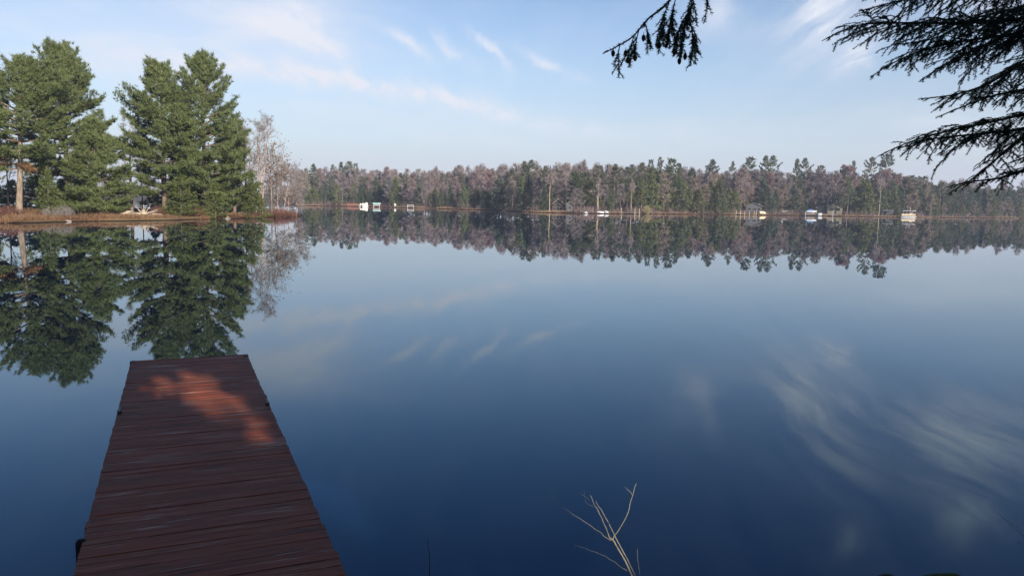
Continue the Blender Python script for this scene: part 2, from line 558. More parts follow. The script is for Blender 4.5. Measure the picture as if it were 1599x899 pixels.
def water_mat():
    mt, nt, out = mat_new('still_lake_water')
    tc = N(nt, 'ShaderNodeTexCoord')
    n1 = N(nt, 'ShaderNodeTexNoise', i_Scale=0.9, i_Detail=3.0)
    n2 = N(nt, 'ShaderNodeTexNoise', i_Scale=0.12, i_Detail=2.0)
    nt.links.new(tc.outputs['Object'], n1.inputs[0])
    nt.links.new(tc.outputs['Object'], n2.inputs[0])
    h = math_(nt, 'ADD', n1.outputs[0], math_(nt, 'MULTIPLY', n2.outputs[0], 3.0))
    b = N(nt, 'ShaderNodeBump', i_Strength=1.0, i_Distance=0.00055)
    nt.links.new(h, b.inputs['Height'])
    g = N(nt, 'ShaderNodeBsdfGlossy')
    g.inputs['Roughness'].default_value = 0.006
    d = N(nt, 'ShaderNodeBsdfDiffuse')
    d.inputs['Color'].default_value = (*WATER_BODY, 1)
    fr = N(nt, 'ShaderNodeFresnel', i_IOR=1.47)
    nt.links.new(b.outputs[0], g.inputs['Normal'])
    nt.links.new(b.outputs[0], fr.inputs['Normal'])
    nt.links.new(mixc(nt, math_(nt, 'POWER', fr.outputs[0], 0.6), WATER_TINT, (1.0, 1.0, 1.0)), g.inputs['Color'])
    mx = N(nt, 'ShaderNodeMixShader')
    nt.links.new(fr.outputs[0], mx.inputs[0])
    nt.links.new(d.outputs[0], mx.inputs[1])
    nt.links.new(g.outputs[0], mx.inputs[2])
    nt.links.new(mx.outputs[0], out.inputs[0])
    return mt


WATER_TINT = (0.44, 0.74, 0.92)
WATER_BODY = (0.001, 0.010, 0.040)


def dock_mat():
    """red-stained boards, worn to grey along the grain; one shade per board"""
    mt, nt, out = mat_new('worn_red_deck_stain')
    p = principled(nt, out, 0.6, 0.15)
    tc = N(nt, 'ShaderNodeTexCoord')
    sep = N(nt, 'ShaderNodeSeparateXYZ')
    nt.links.new(tc.outputs['Object'], sep.inputs[0])
    ba = N(nt, 'ShaderNodeAttribute', attribute_name='board')
    idx = math_(nt, 'ROUND', ba.outputs['Fac'])
    wn = N(nt, 'ShaderNodeTexWhiteNoise', noise_dimensions='1D')
    nt.links.new(idx, wn.inputs['W'])
    off = N(nt, 'ShaderNodeCombineXYZ')
    nt.links.new(math_(nt, 'MULTIPLY', wn.outputs[0], 37.0), off.inputs[0])
    ad = N(nt, 'ShaderNodeVectorMath', operation='ADD')
    nt.links.new(tc.outputs['Object'], ad.inputs[0])
    nt.links.new(off.outputs[0], ad.inputs[1])
    mp = N(nt, 'ShaderNodeMapping')
    mp.inputs['Scale'].default_value = (1.6, 26, 26)
    nt.links.new(ad.outputs[0], mp.inputs[0])
    g1 = N(nt, 'ShaderNodeTexNoise', i_Scale=1.5, i_Detail=6.0, i_Roughness=0.65)
    nt.links.new(mp.outputs[0], g1.inputs[0])
    mp2 = N(nt, 'ShaderNodeMapping')
    mp2.inputs['Scale'].default_value = (1.1, 5, 5)
    nt.links.new(ad.outputs[0], mp2.inputs[0])
    g2 = N(nt, 'ShaderNodeTexNoise', i_Scale=1.3, i_Detail=5.0, i_Roughness=0.6)
    nt.links.new(mp2.outputs[0], g2.inputs[0])
    c = mixc(nt, g1.outputs[0], (0.105, 0.022, 0.010), (0.44, 0.112, 0.048))
    c = mixc(nt, math_(nt, 'MULTIPLY', wn.outputs[0], 0.55), c, (0.17, 0.055, 0.032))
    worn = N(nt, 'ShaderNodeMapRange', interpolation_type='SMOOTHSTEP')
    worn.inputs[1].default_value, worn.inputs[2].default_value = 0.46, 0.66
    nt.links.new(g2.outputs[0], worn.inputs[0])
    gr = N(nt, 'ShaderNodeMapRange', interpolation_type='SMOOTHSTEP')
    gr.inputs[1].default_value, gr.inputs[2].default_value = 0.50, 0.66
    nt.links.new(g1.outputs[0], gr.inputs[0])
    wf = math_(nt, 'MULTIPLY', math_(nt, 'MULTIPLY', worn.outputs[0], gr.outputs[0]), 0.9)
    c = mixc(nt, wf, c, (0.46, 0.36, 0.29))
    dk = N(nt, 'ShaderNodeMapRange', interpolation_type='SMOOTHSTEP')
    dk.inputs[1].default_value, dk.inputs[2].default_value = 0.44, 0.30
    nt.links.new(g2.outputs[0], dk.inputs[0])
    c = mixc(nt, math_(nt, 'MULTIPLY', dk.outputs[0], 0.55), c, (0.05, 0.032, 0.026))
    mp3 = N(nt, 'ShaderNodeMapping')
    mp3.inputs['Scale'].default_value = (2.2, 75, 75)
    nt.links.new(ad.outputs[0], mp3.inputs[0])
    g3 = N(nt, 'ShaderNodeTexNoise', i_Scale=1.0, i_Detail=3.0)
    nt.links.new(mp3.outputs[0], g3.inputs[0])
    crack = N(nt, 'ShaderNodeMapRange', interpolation_type='SMOOTHSTEP')
    crack.inputs[1].default_value, crack.inputs[2].default_value = 0.40, 0.32
    nt.links.new(g3.outputs[0], crack.inputs[0])
    c = mixc(nt, math_(nt, 'MULTIPLY', crack.outputs[0], 0.8), c, (0.022, 0.014, 0.012))
    nt.links.new(c, p.inputs['Base Color'])
    nt.links.new(math_(nt, 'ADD', math_(nt, 'MULTIPLY', g1.outputs[0], 0.3), 0.5), p.inputs['Roughness'])
    b = N(nt, 'ShaderNodeBump', i_Strength=0.6, i_Distance=0.006)
    nt.links.new(g1.outputs[0], b.inputs['Height'])
    nt.links.new(b.outputs[0], p.inputs['Normal'])
    return mt


BOARD = 0.098

# ------------------------------------------------------------------ terrain and lake
FAR_LINE = [(470, 321.5), (520, 322), (580, 323), (640, 324.7), (700, 326.5), (770, 328.5), (840, 332), (900, 333.6), (1010, 334.3), (1100, 335),
            (1180, 336), (1260, 336.8), (1320, 338.2), (1400, 339.4), (1500, 340.2), (1599, 341.2), (1700, 342.5)]
POINT_LINE = [(465, 337.3), (440, 338.5), (400, 340), (340, 342), (280, 343.5), (200, 345), (120, 346), (60, 347.5), (0, 349), (-60, 351)]
near_right = [(-1.5, 0.6), (0, 1.0), (1.0, 1.7), (1.9, 2.5), (2.6, 3.1), (3.6, 3.9), (5, 4.8), (8, 7.6), (14, 12.5), (25, 21), (45, 36), (80, 60), (130, 92), (190, 130), (225, 180)]
far_pts = [tuple(on_z(px, py)[:2]) for px, py in reversed(FAR_LINE)]
bay = [(-82, 285), (-120, 430), (-220, 500), (-340, 450), (-380, 320), (-260, 190), (-150, 142), (-95, 126), (-60, 117), (-42, 113), (-33, 109)]
pt_pts = [tuple(on_z(px, py)[:2]) for px, py in POINT_LINE]
left = [(-62, 55), (-78, 42), (-70, 26), (-45, 14), (-22, 7), (-10, 3), (-4.5, 1.3)]
LAKE = np.array(near_right + far_pts + bay + pt_pts + left, float)


def sdist(P):
    """signed distance to the lake's edge, positive on land"""
    P = np.atleast_2d(P)[:, :2]
    A, B = LAKE, np.roll(LAKE, -1, 0)
    dmin = np.full(len(P), 1e18)
    inside = np.zeros(len(P), bool)
    for a, b in zip(A, B):
        ab = b - a
        t = np.clip(((P - a) @ ab) / (ab @ ab), 0, 1)
        d = P - a - t[:, None] * ab
        dmin = np.minimum(dmin, (d * d).sum(1))
        cond = (a[1] > P[:, 1]) != (b[1] > P[:, 1])
        with np.errstate(divide='ignore', invalid='ignore'):
            xs = (b[0] - a[0]) * (P[:, 1] - a[1]) / (b[1] - a[1]) + a[0]
        inside ^= cond & (P[:, 0] < xs)
    d = np.sqrt(dmin)
    return np.where(inside, -d, d)


def wob(x, y):
    return (np.sin(x * 0.31 + 1.3 * np.sin(y * 0.17)) + np.sin(y * 0.43 + 1.1 * np.sin(x * 0.23 + 2))) * 0.5


def ground_z(P):
    P = np.atleast_2d(P).astype(float)
    s = sdist(P)
    x, y = P[:, 0], P[:, 1]
    r = np.hypot(x, y)
    s = s + wob(x, y) * np.clip(r / 80, 0.0, 1.0) * 0.45 + wob(x * 3.1, y * 3.1) * np.clip(r / 60, 0.0, 1.0) * 0.3 + 0.15
    z = np.where(s > 0, np.where(y > 130, 0.30, np.where(r > 30, 0.48, 0.75)) * (0.55 * (1 - np.exp(-np.maximum(s, 0) / 0.35)) + 0.45 * (1 - np.exp(-np.maximum(s, 0) / 4.0))) + 0.009 * np.minimum(np.maximum(s, 0), 60),
                 np.maximum(s * 0.35, -3))
    hill = np.clip((s - 30) / 140, 0, 1)
    z = z + np.where(y > 130, 4.5 * hill * hill * (3 - 2 * hill), 0)
    return z + np.where(s > 0, wob(x * 1.7, y * 1.9) * 0.06 * np.clip(s / 3, 0, 1), 0)


def gz(x, y):
    return float(ground_z(np.array([[x, y]]))[0])


def build_ground():
    a1 = np.radians(np.concatenate([np.arange(-180, -46, 2.0), np.arange(-46, 46, 0.16), np.arange(46, 180, 2.0)]))
    rr = np.concatenate([[0.0], 0.4 * 1.0215 ** np.arange(0, 227), np.arange(50.5, 115, 0.35), 115 * 1.02 ** np.arange(1, 23), np.arange(180, 305, 1.5), 306 * 1.03 ** np.arange(0, 90)])
    A, RR = np.meshgrid(a1, rr)
    X, Y = RR * np.sin(A), RR * np.cos(A)
    P = np.stack([X.ravel(), Y.ravel()], 1)
    Z = ground_z(P)
    V = np.column_stack([P, Z])
    na, nr = len(a1), len(rr)
    i = np.arange(nr - 1)[:, None] * na
    k = np.arange(na)[None]
    k2 = (k + 1) % na
    F = np.stack([i + k, i + k2, i + na + k2, i + na + k], -1).reshape(-1, 4)
    # drop faces deep under the lake
    g = MB()
    g.add(V, F[:, ::-1])
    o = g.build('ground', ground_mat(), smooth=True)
    tag(o, kind='structure')


build_ground()
wm = MB()
wm.add([(-420, -2, 0), (330, -2, 0), (330, 560, 0), (-420, 560, 0)], [[0, 1, 2, 3]])
tag(wm.build('lake_water', water_mat()), kind='structure')

# ------------------------------------------------------------------ tree generators


def unit(v):
    return v / (np.linalg.norm(v, axis=-1, keepdims=True) + 1e-9)


def trunk_path(H, lean, rng, n=10):
    t = np.linspace(0, 1, n)
    a, b = rng.uniform(0, 6.28, 2)
    x = lean[0] * t + 0.012 * H * np.sin(t * 5 + a) * t
    y = lean[1] * t + 0.012 * H * np.sin(t * 4 + b) * t
    return np.column_stack([x, y, t * H])


def conifer(seed, H, base, R, r0, style='pine', dz=0.76, nb=(5, 7), off=0.22, tstep=0.20, K=14, bl=0.40, bw=0.060,
            lean=(0, 0), prof=None, a_low=2, a_top=55, curl=25, spread=0.42, droop=0.0, irregular=0.42, inner=0.40, sides=7, thick=0.13, bald=0.0):
    rng = np.random.default_rng(seed)
    tp = trunk_path(H, lean, rng)
    tm, cm = MB(), MB()
    tz = tp[:, 2]
    rad = r0 * np.clip(1 - tz / H, 0.02, 1) ** 0.8
    rad[0] *= 1.25
    rad[1] *= 1.02
    tp0 = tp.copy()
    tp0[0, 2] -= 0.5
    tm.tube(tp0, rad, sides)
    if prof is None:
        prof = lambda t: np.clip((1 - t) ** 0.62 * (0.72 + 0.28 * min(1, t / 0.2)), 0.03, 1)
    TP, TD, TN = [], [], []
    S0, S1, SR0, SR1 = [], [], [], []
    z = base
    gaps = rng.uniform(0, 6.28, 3)
    while z < H * 0.985:
        t = (z - base) / (H - base)
        px_, py_ = np.interp(z, tz, tp[:, 0]), np.interp(z, tz, tp[:, 1])
        n = rng.integers(nb[0], nb[1] + 1)
        a0 = rng.uniform(0, 6.28)
        for k in range(n):
            if rng.random() < bald:
                continue
            az = a0 + 6.283 * k / n + rng.normal() * 0.35
            lob = 1 + irregular * math.sin(az * 2 + gaps[0] + t * 5) * 0.6
            L = R * prof(t) * lob * rng.uniform(1 - irregular, 1 + irregular * 0.5)
            if L < 0.12:
                L = 0.12
            th = R_(a_low + (a_top - a_low) * t ** 1.3 + rng.normal() * 5)
            m = max(3, int(L / 0.35) + 2)
            s = np.linspace(0, 1, m)
            ths = th + R_(curl) * s * s - R_(droop) * np.sin(s * np.pi * 0.6)
            ds = L / (m - 1)
            rr_ = np.concatenate([[0], np.cumsum(np.cos(ths[:-1]) * ds)])
            zz_ = np.concatenate([[0], np.cumsum(np.sin(ths[:-1]) * ds)])
            az_s = az + rng.normal() * 0.12 * s
            pts = np.column_stack([px_ + rr_ * np.cos(az_s), py_ + rr_ * np.sin(az_s), z + zz_])
            br = max(0.012, 0.05 * L / 3.0) * (r0 / 0.25) ** 0.5
            S0.append(pts[:-1]); S1.append(pts[1:])
            q = np.linspace(br, br * 0.25, m)
            SR0.append(q[:-1]); SR1.append(q[1:])
            # offshoots and tufts
            sv = np.arange(inner * L, L, off)
            for si, sd in enumerate(sv):
                f = sd / L
                p = np.array([np.interp(f, s, pts[:, j]) for j in range(3)])
                j = min(m - 2, int(f * (m - 1)))
                d = unit(pts[j + 1] - pts[j])
                side = 1 if si % 2 else -1
                hor_ = unit(np.array([-d[1], d[0], 0.0]))
                od = unit(d * rng.uniform(0.5, 0.9) + hor_ * side * rng.uniform(0.6, 1.0) + np.array([0, 0, rng.normal() * 0.12 + 0.06]))
                l2 = spread * L * (1.08 - f) * rng.uniform(0.5, 1.1) + 0.18
                cnt = max(1, int(l2 / tstep))
                u = (np.arange(cnt) + rng.uniform(0.4, 1.0, cnt)) * (l2 / cnt)
                q = p + od * u[:, None] + rng.normal(size=(cnt, 3)) * thick * np.array([1, 1, 0.8])
                TP.append(q)
                TD.append(np.repeat(od[None] * 0.6 + d[None] * 0.3, cnt, 0) + rng.normal(size=(cnt, 3)) * 0.25)
                rad_ = np.array([math.cos(az), math.sin(az), 0.0])
                TN.append((q - p) * 0.7 + rad_ * 0.55 + np.array([0, 0, 0.55]))
                TN.append((rad_ * 0.5 + np.array([0, 0, 0.8]))[None])
                TP.append(p[None] + rng.normal(size=(1, 3)) * 0.05)
                TD.append(d[None] + rng.normal(size=(1, 3)) * 0.2)
            TP.append(pts[-1:]); TD.append(unit(pts[-1:] - pts[-2:-1])); TN.append(np.array([[math.cos(az), math.sin(az), 0.7]]))
        z += dz * rng.uniform(0.7, 1.3) * (1 - 0.35 * t)
    TP.append(np.array([[tp[-1, 0], tp[-1, 1], H - 0.1 * i] for i in range(4)]))
    TD.append(np.repeat([[0, 0, 1.0]], 4, 0))
    TN.append(rng.normal(size=(4, 3)))
    TP, TD = np.concatenate(TP), unit(np.concatenate(TD))
    upb = 0.75 if style == 'pine' else 0.12
    TD = unit(TD + np.array([0, 0, upb]))
    n = len(TP)
    P = np.repeat(TP, K, 0)
    D = np.repeat(TD, K, 0) + rng.normal(size=(n * K, 3)) * (0.62 if style == 'pine' else 0.5)
    P = P + rng.normal(size=P.shape) * bl * 0.15
    NN = np.repeat(unit(np.concatenate(TN)), K, 0) + rng.normal(size=(n * K, 3)) * 0.42
    cm.blades(P, D, bl * rng.uniform(0.6, 1.25, n * K), bw * rng.uniform(0.7, 1.3, n * K), rng, NN)
    tm.sticks(np.concatenate(S0), np.concatenate(S1), np.concatenate(SR0), np.concatenate(SR1), 4)
    zmax = np.percentile(np.concatenate(cm.v)[:, 2], 99.95)
    if zmax > H:
        for vv in tm.v + cm.v:
            vv[:, 2] = np.where(vv[:, 2] > 0, vv[:, 2] * (H / zmax), vv[:, 2])
    return tm, cm


def hardwood(seed, H, R, r0, fork=0.35, n1=11, n2=6, n3=6, n4=4, tw=0.045, tl=0.7, lean=(0, 0), up=0.6, stems=1, r_fine=0.012, weep=0.0, upb=0.1):
    rng = np.random.default_rng(seed)
    tm, cm = MB(), MB()
    for sidx in range(stems):
        ln = np.array(lean, float)
        base = np.zeros(3)
        if stems > 1:
            a = 6.283 * sidx / stems + rng.uniform(0, 1)
            ln = ln + np.array([math.cos(a), math.sin(a)]) * H * 0.09
            base[:2] = np.array([math.cos(a), math.sin(a)]) * 0.35
        Hs = H * rng.uniform(0.82, 1.0) if sidx else H
        tp = trunk_path(Hs, ln, rng, 12)
        tp = tp + base
        q = tp.copy()
        q[0, 2] -= 0.5
        rad = r0 * np.clip(1 - tp[:, 2] / Hs, 0.03, 1) ** 0.75
        tm.tube(q, rad, 6)
        nn = max(3, n1 // stems + 1)
        f1 = np.sort(rng.uniform(fork, 0.97, nn))
        az = rng.uniform(0, 6.283) + np.arange(nn) * 2.4 + rng.normal(size=nn) * 0.3
        P0 = np.column_stack([np.interp(f1, np.linspace(0, 1, 12), tp[:, j]) for j in range(3)])
        tt = (f1 - fork) / (1 - fork)
        L1 = R * (0.75 + 0.45 * np.sin(np.clip(tt * 0.9 + 0.15, 0, 1) * np.pi)) * (1 - 0.45 * tt) * rng.uniform(0.8, 1.25, nn)
        th = np.clip(up + 0.5 * tt + rng.normal(size=nn) * 0.15, 0.0, 1.4)
        D0 = np.column_stack([np.cos(az) * np.cos(th), np.sin(az) * np.cos(th), np.sin(th)])
        R0 = np.interp(f1, np.linspace(0, 1, 12), rad) * 0.55 + 0.008

        def grow(P, D, L, Rr, mb, seg=3, bend=0.18, lift=0.12, sides=4):
            pts = [P]
            d = D
            for k in range(seg):
                d = unit(d + rng.normal(size=d.shape) * bend + np.array([0, 0, lift]))
                pts.append(pts[-1] + d * (L / seg)[:, None])
                mb.sticks(pts[-2], pts[-1], Rr * (1 - 0.7 * k / seg), Rr * (1 - 0.7 * (k + 1) / seg), sides)
            return np.stack(pts, 1), d

        def spawn(paths, L, Rr, n, lo, ang, fr):
            N0, m_, _ = paths.shape
            f = rng.uniform(lo, 1.0, (N0, n))
            x = f * (m_ - 1)
            i0 = np.minimum(x.astype(int), m_ - 2)
            w = (x - i0)[..., None]
            ii = np.arange(N0)[:, None]
            P = paths[ii, i0] * (1 - w) + paths[ii, i0 + 1] * w
            d = unit(paths[ii, i0 + 1] - paths[ii, i0])
            rnd = rng.normal(size=d.shape)
            rnd = unit(rnd - d * (rnd * d).sum(-1, keepdims=True))
            a_ = rng.uniform(ang * 0.6, ang * 1.3, (N0, n))[..., None]
            D = unit(d * np.cos(a_) + rnd * np.sin(a_))
            Ln = (L[:, None] * fr * (1.15 - 0.6 * f) * rng.uniform(0.6, 1.2, (N0, n)))
            return P.reshape(-1, 3), D.reshape(-1, 3), Ln.ravel(), np.repeat(Rr * 0.45, n)

        p1, _ = grow(P0, D0, L1, R0, tm, 4, 0.16, 0.10)
        a = spawn(p1, L1, R0, n2, 0.25, 0.75, 0.5)
        p2, _ = grow(*a[:3], np.maximum(a[3], r_fine), cm, 3, 0.2, 0.05 - weep)
        b = spawn(p2, a[2], a[3], n3, 0.2, 0.7, 0.55)
        p3, _ = grow(*b[:3], np.full(len(b[0]), r_fine), cm, 2, 0.2, 0.03 - weep, 3)
        c = spawn(p3, b[2], b[3], n4, 0.1, 0.6, 0.6)
        cm.blades(c[0], c[1] + np.array([0, 0, upb - weep]), np.maximum(c[2], tl * 0.5) * 1.3, tw, rng)
        # leader twigs
        k = 10
        f = rng.uniform(0.55, 1.0, k)
        PP = np.column_stack([np.interp(f, np.linspace(0, 1, 12), tp[:, j]) for j in range(3)])
        DD = rng.normal(size=(k, 3)) * 0.5 + np.array([0, 0, 1.0])
        cm.sticks(PP, PP + unit(DD) * R * 0.2 * (1.3 - f)[:, None], 0.012, 0.005)
    return tm, cm


def tree(name, label, cat, loc, tm, cm, tmat, cmat, group=None, rz=0.0):
    t = thing(name, label, cat, loc, rz, group)
    tm.build('trunk', tmat, t, smooth=True)
    cm.build('crown', cmat, t)
    return t


# ------------------------------------------------------------------ trees on the near point (left)
def stand(px, depth, top_py):
    """a place in the direction of px at the given distance: ground point and height up to top_py"""
    b = at_depth(px, hor(px), depth)
    z = gz(b[0], b[1])
    tp_ = at_depth(px, top_py, depth)
    return (b[0], b[1], z), tp_[2] - z


wp = lambda t: np.clip((1 - t) ** 0.55 * (0.70 + 0.30 * min(1, t / 0.25)), 0.03, 1)
wp2 = lambda t: np.clip((1 - t ** 2.6) ** 0.75 * (0.70 + 0.30 * min(1, t / 0.25)), 0.14, 1)
cone = lambda t: np.clip((1 - t) ** 0.9, 0.02, 1)

# big pine with the bare trunk at the left edge
loc, H = stand(28, 73, 84)
tm, cm = conifer(11, H, H * 0.30, 5.0, 0.30, lean=(0.9, 0.2), prof=wp2, a_low=0, a_top=60, irregular=0.35, nb=(6, 8))
t = tree('pine_tree', 'tall white pine with thick bare pale trunk, brown dead branch across it', 'tree', loc, tm, cm, BARKL, PINE, 'tall pines on the near point')
# its dead brown branches
rng = np.random.default_rng(5)
db = MB()
P, D = [], []
for az, L, z in ((2.6, 4.2, 4.6), (3.4, 3.6, 5.6), (-0.5, 2.2, 4.5), (4.4, 3.0, 4.9)):
    f = np.linspace(0, 1, 9)
    pts = np.column_stack([math.cos(az) * L * f, math.sin(az) * L * f, z + 0.3 * f - 0.8 * f * f])
    db.sticks(pts[:-1], pts[1:], 0.035, 0.02, 4)
    for p in pts[2:]:
        for q in range(10):
            P.append(p)
            D.append([math.cos(az) + rng.normal() * 0.8, math.sin(az) + rng.normal() * 0.8, rng.normal() * 0.35])
P, D = np.array(P), unit(np.array(D))
db.sticks(P, P + D * 0.7, 0.012, 0.006)
Q = np.repeat(P + D * 0.45, 5, 0)
db.blades(Q, np.repeat(D, 5, 0) + rng.normal(size=Q.shape) * 0.6, 0.3, 0.04, rng)
o = db.build('dead_branches', DEADN, t)
o['label'] = 'brown dead lower branches'

loc, H = stand(108, 82, 62)
tm, cm = conifer(23, H, H * 0.22, 5.4, 0.33, prof=wp2, a_low=4, a_top=62, irregular=0.35, lean=(-0.3, 0))
t = tree('pine_tree', 'tallest dark green white pine of the left stand, with a broad rounded top', 'tree', loc, tm, cm, BARK, PINE, 'tall pines on the near point')
t.children[1].color = (0.80, 0.92, 0.95, 1)

loc, H = stand(-62, 76, 120)
tm, cm = conifer(31, H, H * 0.2, 5.0, 0.3, prof=wp2, irregular=0.4)
tree('pine_tree', 'white pine cut by the left edge of the photo beside the pale trunked pine', 'tree', loc, tm, cm, BARK, PINE, 'tall pines on the near point')

loc, H = stand(150, 76, 182)
tm, cm = conifer(42, H, 0.35, 3.7, 0.17, prof=lambda t: np.clip((1 - t) ** 0.5 * (0.85 + 0.15 * min(1, t / 0.2)), 0.03, 1), dz=0.45, a_low=0, a_top=50, irregular=0.3)
tree('pine_tree', 'bushy young pine with foliage down to the ground before the tallest left pine', 'tree', loc, tm, cm, BARK, PINE, 'bushy young pines on the near point')

loc, H = stand(75, 71, 262)
tm, cm = conifer(53, H, 0.2, 1.35, 0.07, style='fir', prof=lambda t: np.clip((1 - t) ** 0.9 * (1 - 0.0), 0.02, 1) * (1 if t < 0.8 else 0.35), dz=0.28, off=0.16, tstep=0.16, K=9, bl=0.2, bw=0.045, a_low=4, a_top=40)
tree('fir_tree', 'small fir with a thin bare leader, right of the pale trunked pine', 'tree', loc, tm, cm, BARK, FIR, 'small firs on the near point')

loc, H = stand(205, 84, 205)
tm, cm = conifer(61, H, H * 0.28, 3.0, 0.2, prof=lambda t: np.clip((1 - t) ** 0.4, 0.1, 1), bald=0.5, dz=0.95, a_low=-6, a_top=25, curl=10, irregular=0.4)
tree('pine_tree', 'thin dark trunked pine with layered sparse branches in the gap between the stands', 'tree', loc, tm, cm, BARK, PINE)

loc, H = stand(258, 83, 92)
tm, cm = conifer(77, H, H * 0.14, 5.2, 0.34, prof=wp2, a_low=0, a_top=66, irregular=0.38, lean=(-0.4, 0.2))
t = tree('pine_tree', 'broad left pine of the right hand pair, one long branch over the gap', 'tree', loc, tm, cm, BARK, PINE, 'tall pines on the near point')
# the long stray limb to the left
rng = np.random.default_rng(8)
lm = MB()
f = np.linspace(0, 1, 14)
pts = np.column_stack([-0.4 - 4.0 * f, 0.2 - 0.6 * f, H - 7.2 + 1.6 * f + 2.0 * f * f])
sm = MB()
sm.tube(pts, np.linspace(0.06, 0.015, 14), 5)
P = np.repeat(pts[3:], 26, 0) + rng.normal(size=(11 * 26, 3)) * np.array([0.35, 0.35, 0.28])
P = np.repeat(P, 9, 0)
lm.blades(P, rng.normal(size=P.shape) * 0.6 + np.array([-0.5, 0, 0.75]), 0.3 * rng.uniform(0.7, 1.3, len(P)), 0.06, rng)
so_ = sm.build('stray_limb', BARK, t)
lm.build('limb_needles', PINE, so_)

loc, H = stand(322, 86, 80)
tm, cm = conifer(88, H, H * 0.12, 5.0, 0.33, prof=wp2, a_low=0, a_top=66, irregular=0.28, lean=(-0.2, 0))
t = tree('pine_tree', 'tall white pine right in the right hand pair, with a dense pointed crown', 'tree', loc, tm, cm, BARK, PINE, 'tall pines on the near point')
t.children[1].color = (0.86, 0.95, 0.95, 1)

loc, H = stand(366, 92, 175)
tm, cm = conifer(95, H, H * 0.1, 3.0, 0.2, prof=wp, a_low=0, a_top=50, dz=0.6)
tree('pine_tree', 'mid height pine on the right flank of the right hand pair, beside the birches', 'tree', loc, tm, cm, BARK, PINE)

small_firs = [
    (282, 81, 262, 1.9, 'yellow green fir in front of the right hand pair of tall pines, taller of two'),
    (336, 84, 283, 1.5, 'narrow small fir in front of the tall dense pointed pine'),
    (395, 90, 268, 2.0, 'bushy small fir at the foot of the pale birches'),
    (308, 88, 255, 2.1, 'dark small fir tucked behind the yellow green fir'),
]
for i, (px, dep, ty, rad, lab) in enumerate(small_firs):
    loc, H = stand(px, dep, ty)
    tm, cm = conifer(120 + i, H, 0.15, rad, 0.08, style='fir', prof=cone, dz=0.30, off=0.17, tstep=0.17, K=9, bl=0.22, bw=0.05, a_low=0, a_top=38, curl=12)
    t = tree('fir_tree', lab, 'tree', loc, tm, cm, BARK, FIR, 'small firs on the near point')
    t.children[1].color = (1.05, 1.1, 0.9, 1) if i in (0, 1) else (0.85, 0.95, 1, 1)

# dark trees further back on the point
back = [(-20, 98, 235, 3.0, 'dark pine in the shade behind the pale trunked pine'),
        (62, 104, 215, 3.4, 'dark pine in the shade behind the small fir with a bare leader'),
        (118, 108, 240, 3.0, 'dark pine in the shade behind the bushy young pine'),
        (292, 108, 200, 3.2, 'dark pine seen between the trunks of the right hand pair'),
        (352, 106, 215, 2.8, 'dark pine behind the right flank of the right hand pair')]
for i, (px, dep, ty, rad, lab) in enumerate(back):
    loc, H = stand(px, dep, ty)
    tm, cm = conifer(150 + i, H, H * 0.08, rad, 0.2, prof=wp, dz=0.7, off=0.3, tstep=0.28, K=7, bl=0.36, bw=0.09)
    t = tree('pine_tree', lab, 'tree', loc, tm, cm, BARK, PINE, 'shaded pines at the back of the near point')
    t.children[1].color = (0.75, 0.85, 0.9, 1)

under = [(-15, 92, 275, 2.2, 'dark shaded fir at the left edge behind the pale trunk'), (20, 90, 280, 2.0, 'dark shaded fir just behind the pale trunk'), (58, 92, 272, 2.3, 'dark shaded fir between the pale trunk and the small fir'), (98, 93, 278, 2.4, 'dark shaded fir right of the small fir with a bare leader'),
         (132, 97, 270, 2.4, 'dark shaded fir behind the bushy young pine'), (240, 98, 296, 1.6, 'dark shaded fir just right of the gap'), (270, 97, 272, 2.3, 'dark shaded fir behind the yellow green fir'),
         (318, 99, 275, 2.3, 'dark shaded fir behind the narrow small fir'), (360, 100, 272, 2.4, 'dark shaded fir at the foot of the right flank'), (388, 103, 285, 2.0, 'dark shaded fir behind the birches')]
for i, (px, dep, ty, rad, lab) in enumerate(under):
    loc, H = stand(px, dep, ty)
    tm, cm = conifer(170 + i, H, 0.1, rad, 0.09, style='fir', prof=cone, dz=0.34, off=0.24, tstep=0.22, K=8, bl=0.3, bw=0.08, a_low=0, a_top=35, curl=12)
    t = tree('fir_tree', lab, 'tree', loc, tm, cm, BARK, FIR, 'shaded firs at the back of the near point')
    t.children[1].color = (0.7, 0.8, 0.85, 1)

# bare hardwoods and birches towards the tip
loc, H = stand(405, 93, 190)
tm, cm = hardwood(201, H, 3.4, 0.085, fork=0.34, n1=24, n2=6, n3=6, n4=4, tw=0.024, tl=0.6, stems=4, r_fine=0.010, up=0.95)
t = tree('birch_tree', 'clump of pale birches with a fine bare pinkish crown, right of the tall pines', 'tree', loc, tm, cm, BIRCH, TWIG)
t.children[1].color = (1.22, 1.0, 0.9, 1)
loc, H = stand(424, 97, 232)
tm, cm = hardwood(207, H, 2.4, 0.10, fork=0.35, n1=9, n2=5, n3=5, n4=3, tw=0.03, tl=0.5)
rng = np.random.default_rng(3)
lf = MB()
P = rng.normal(size=(1300, 3)) * np.array([1.1, 1.1, 1.5]) + np.array([0.3, 0, H * 0.72])
lf.blades(P, rng.normal(size=P.shape), 0.22, 0.12, rng)
t = tree('oak_tree', 'small oak still holding orange brown dry leaves beside the birches', 'tree', loc, tm, cm, GREYB, TWIG)
lf.build('dry_leaves', OAK, t)
loc, H = stand(384, 99, 215)
tm, cm = hardwood(209, H, 2.6, 0.12, fork=0.3, n1=12, tw=0.024, up=0.8)
t = tree('bare_tree', 'bare reddish tree between the mid height pine and the birches', 'tree', loc, tm, cm, GREYB, TWIG)
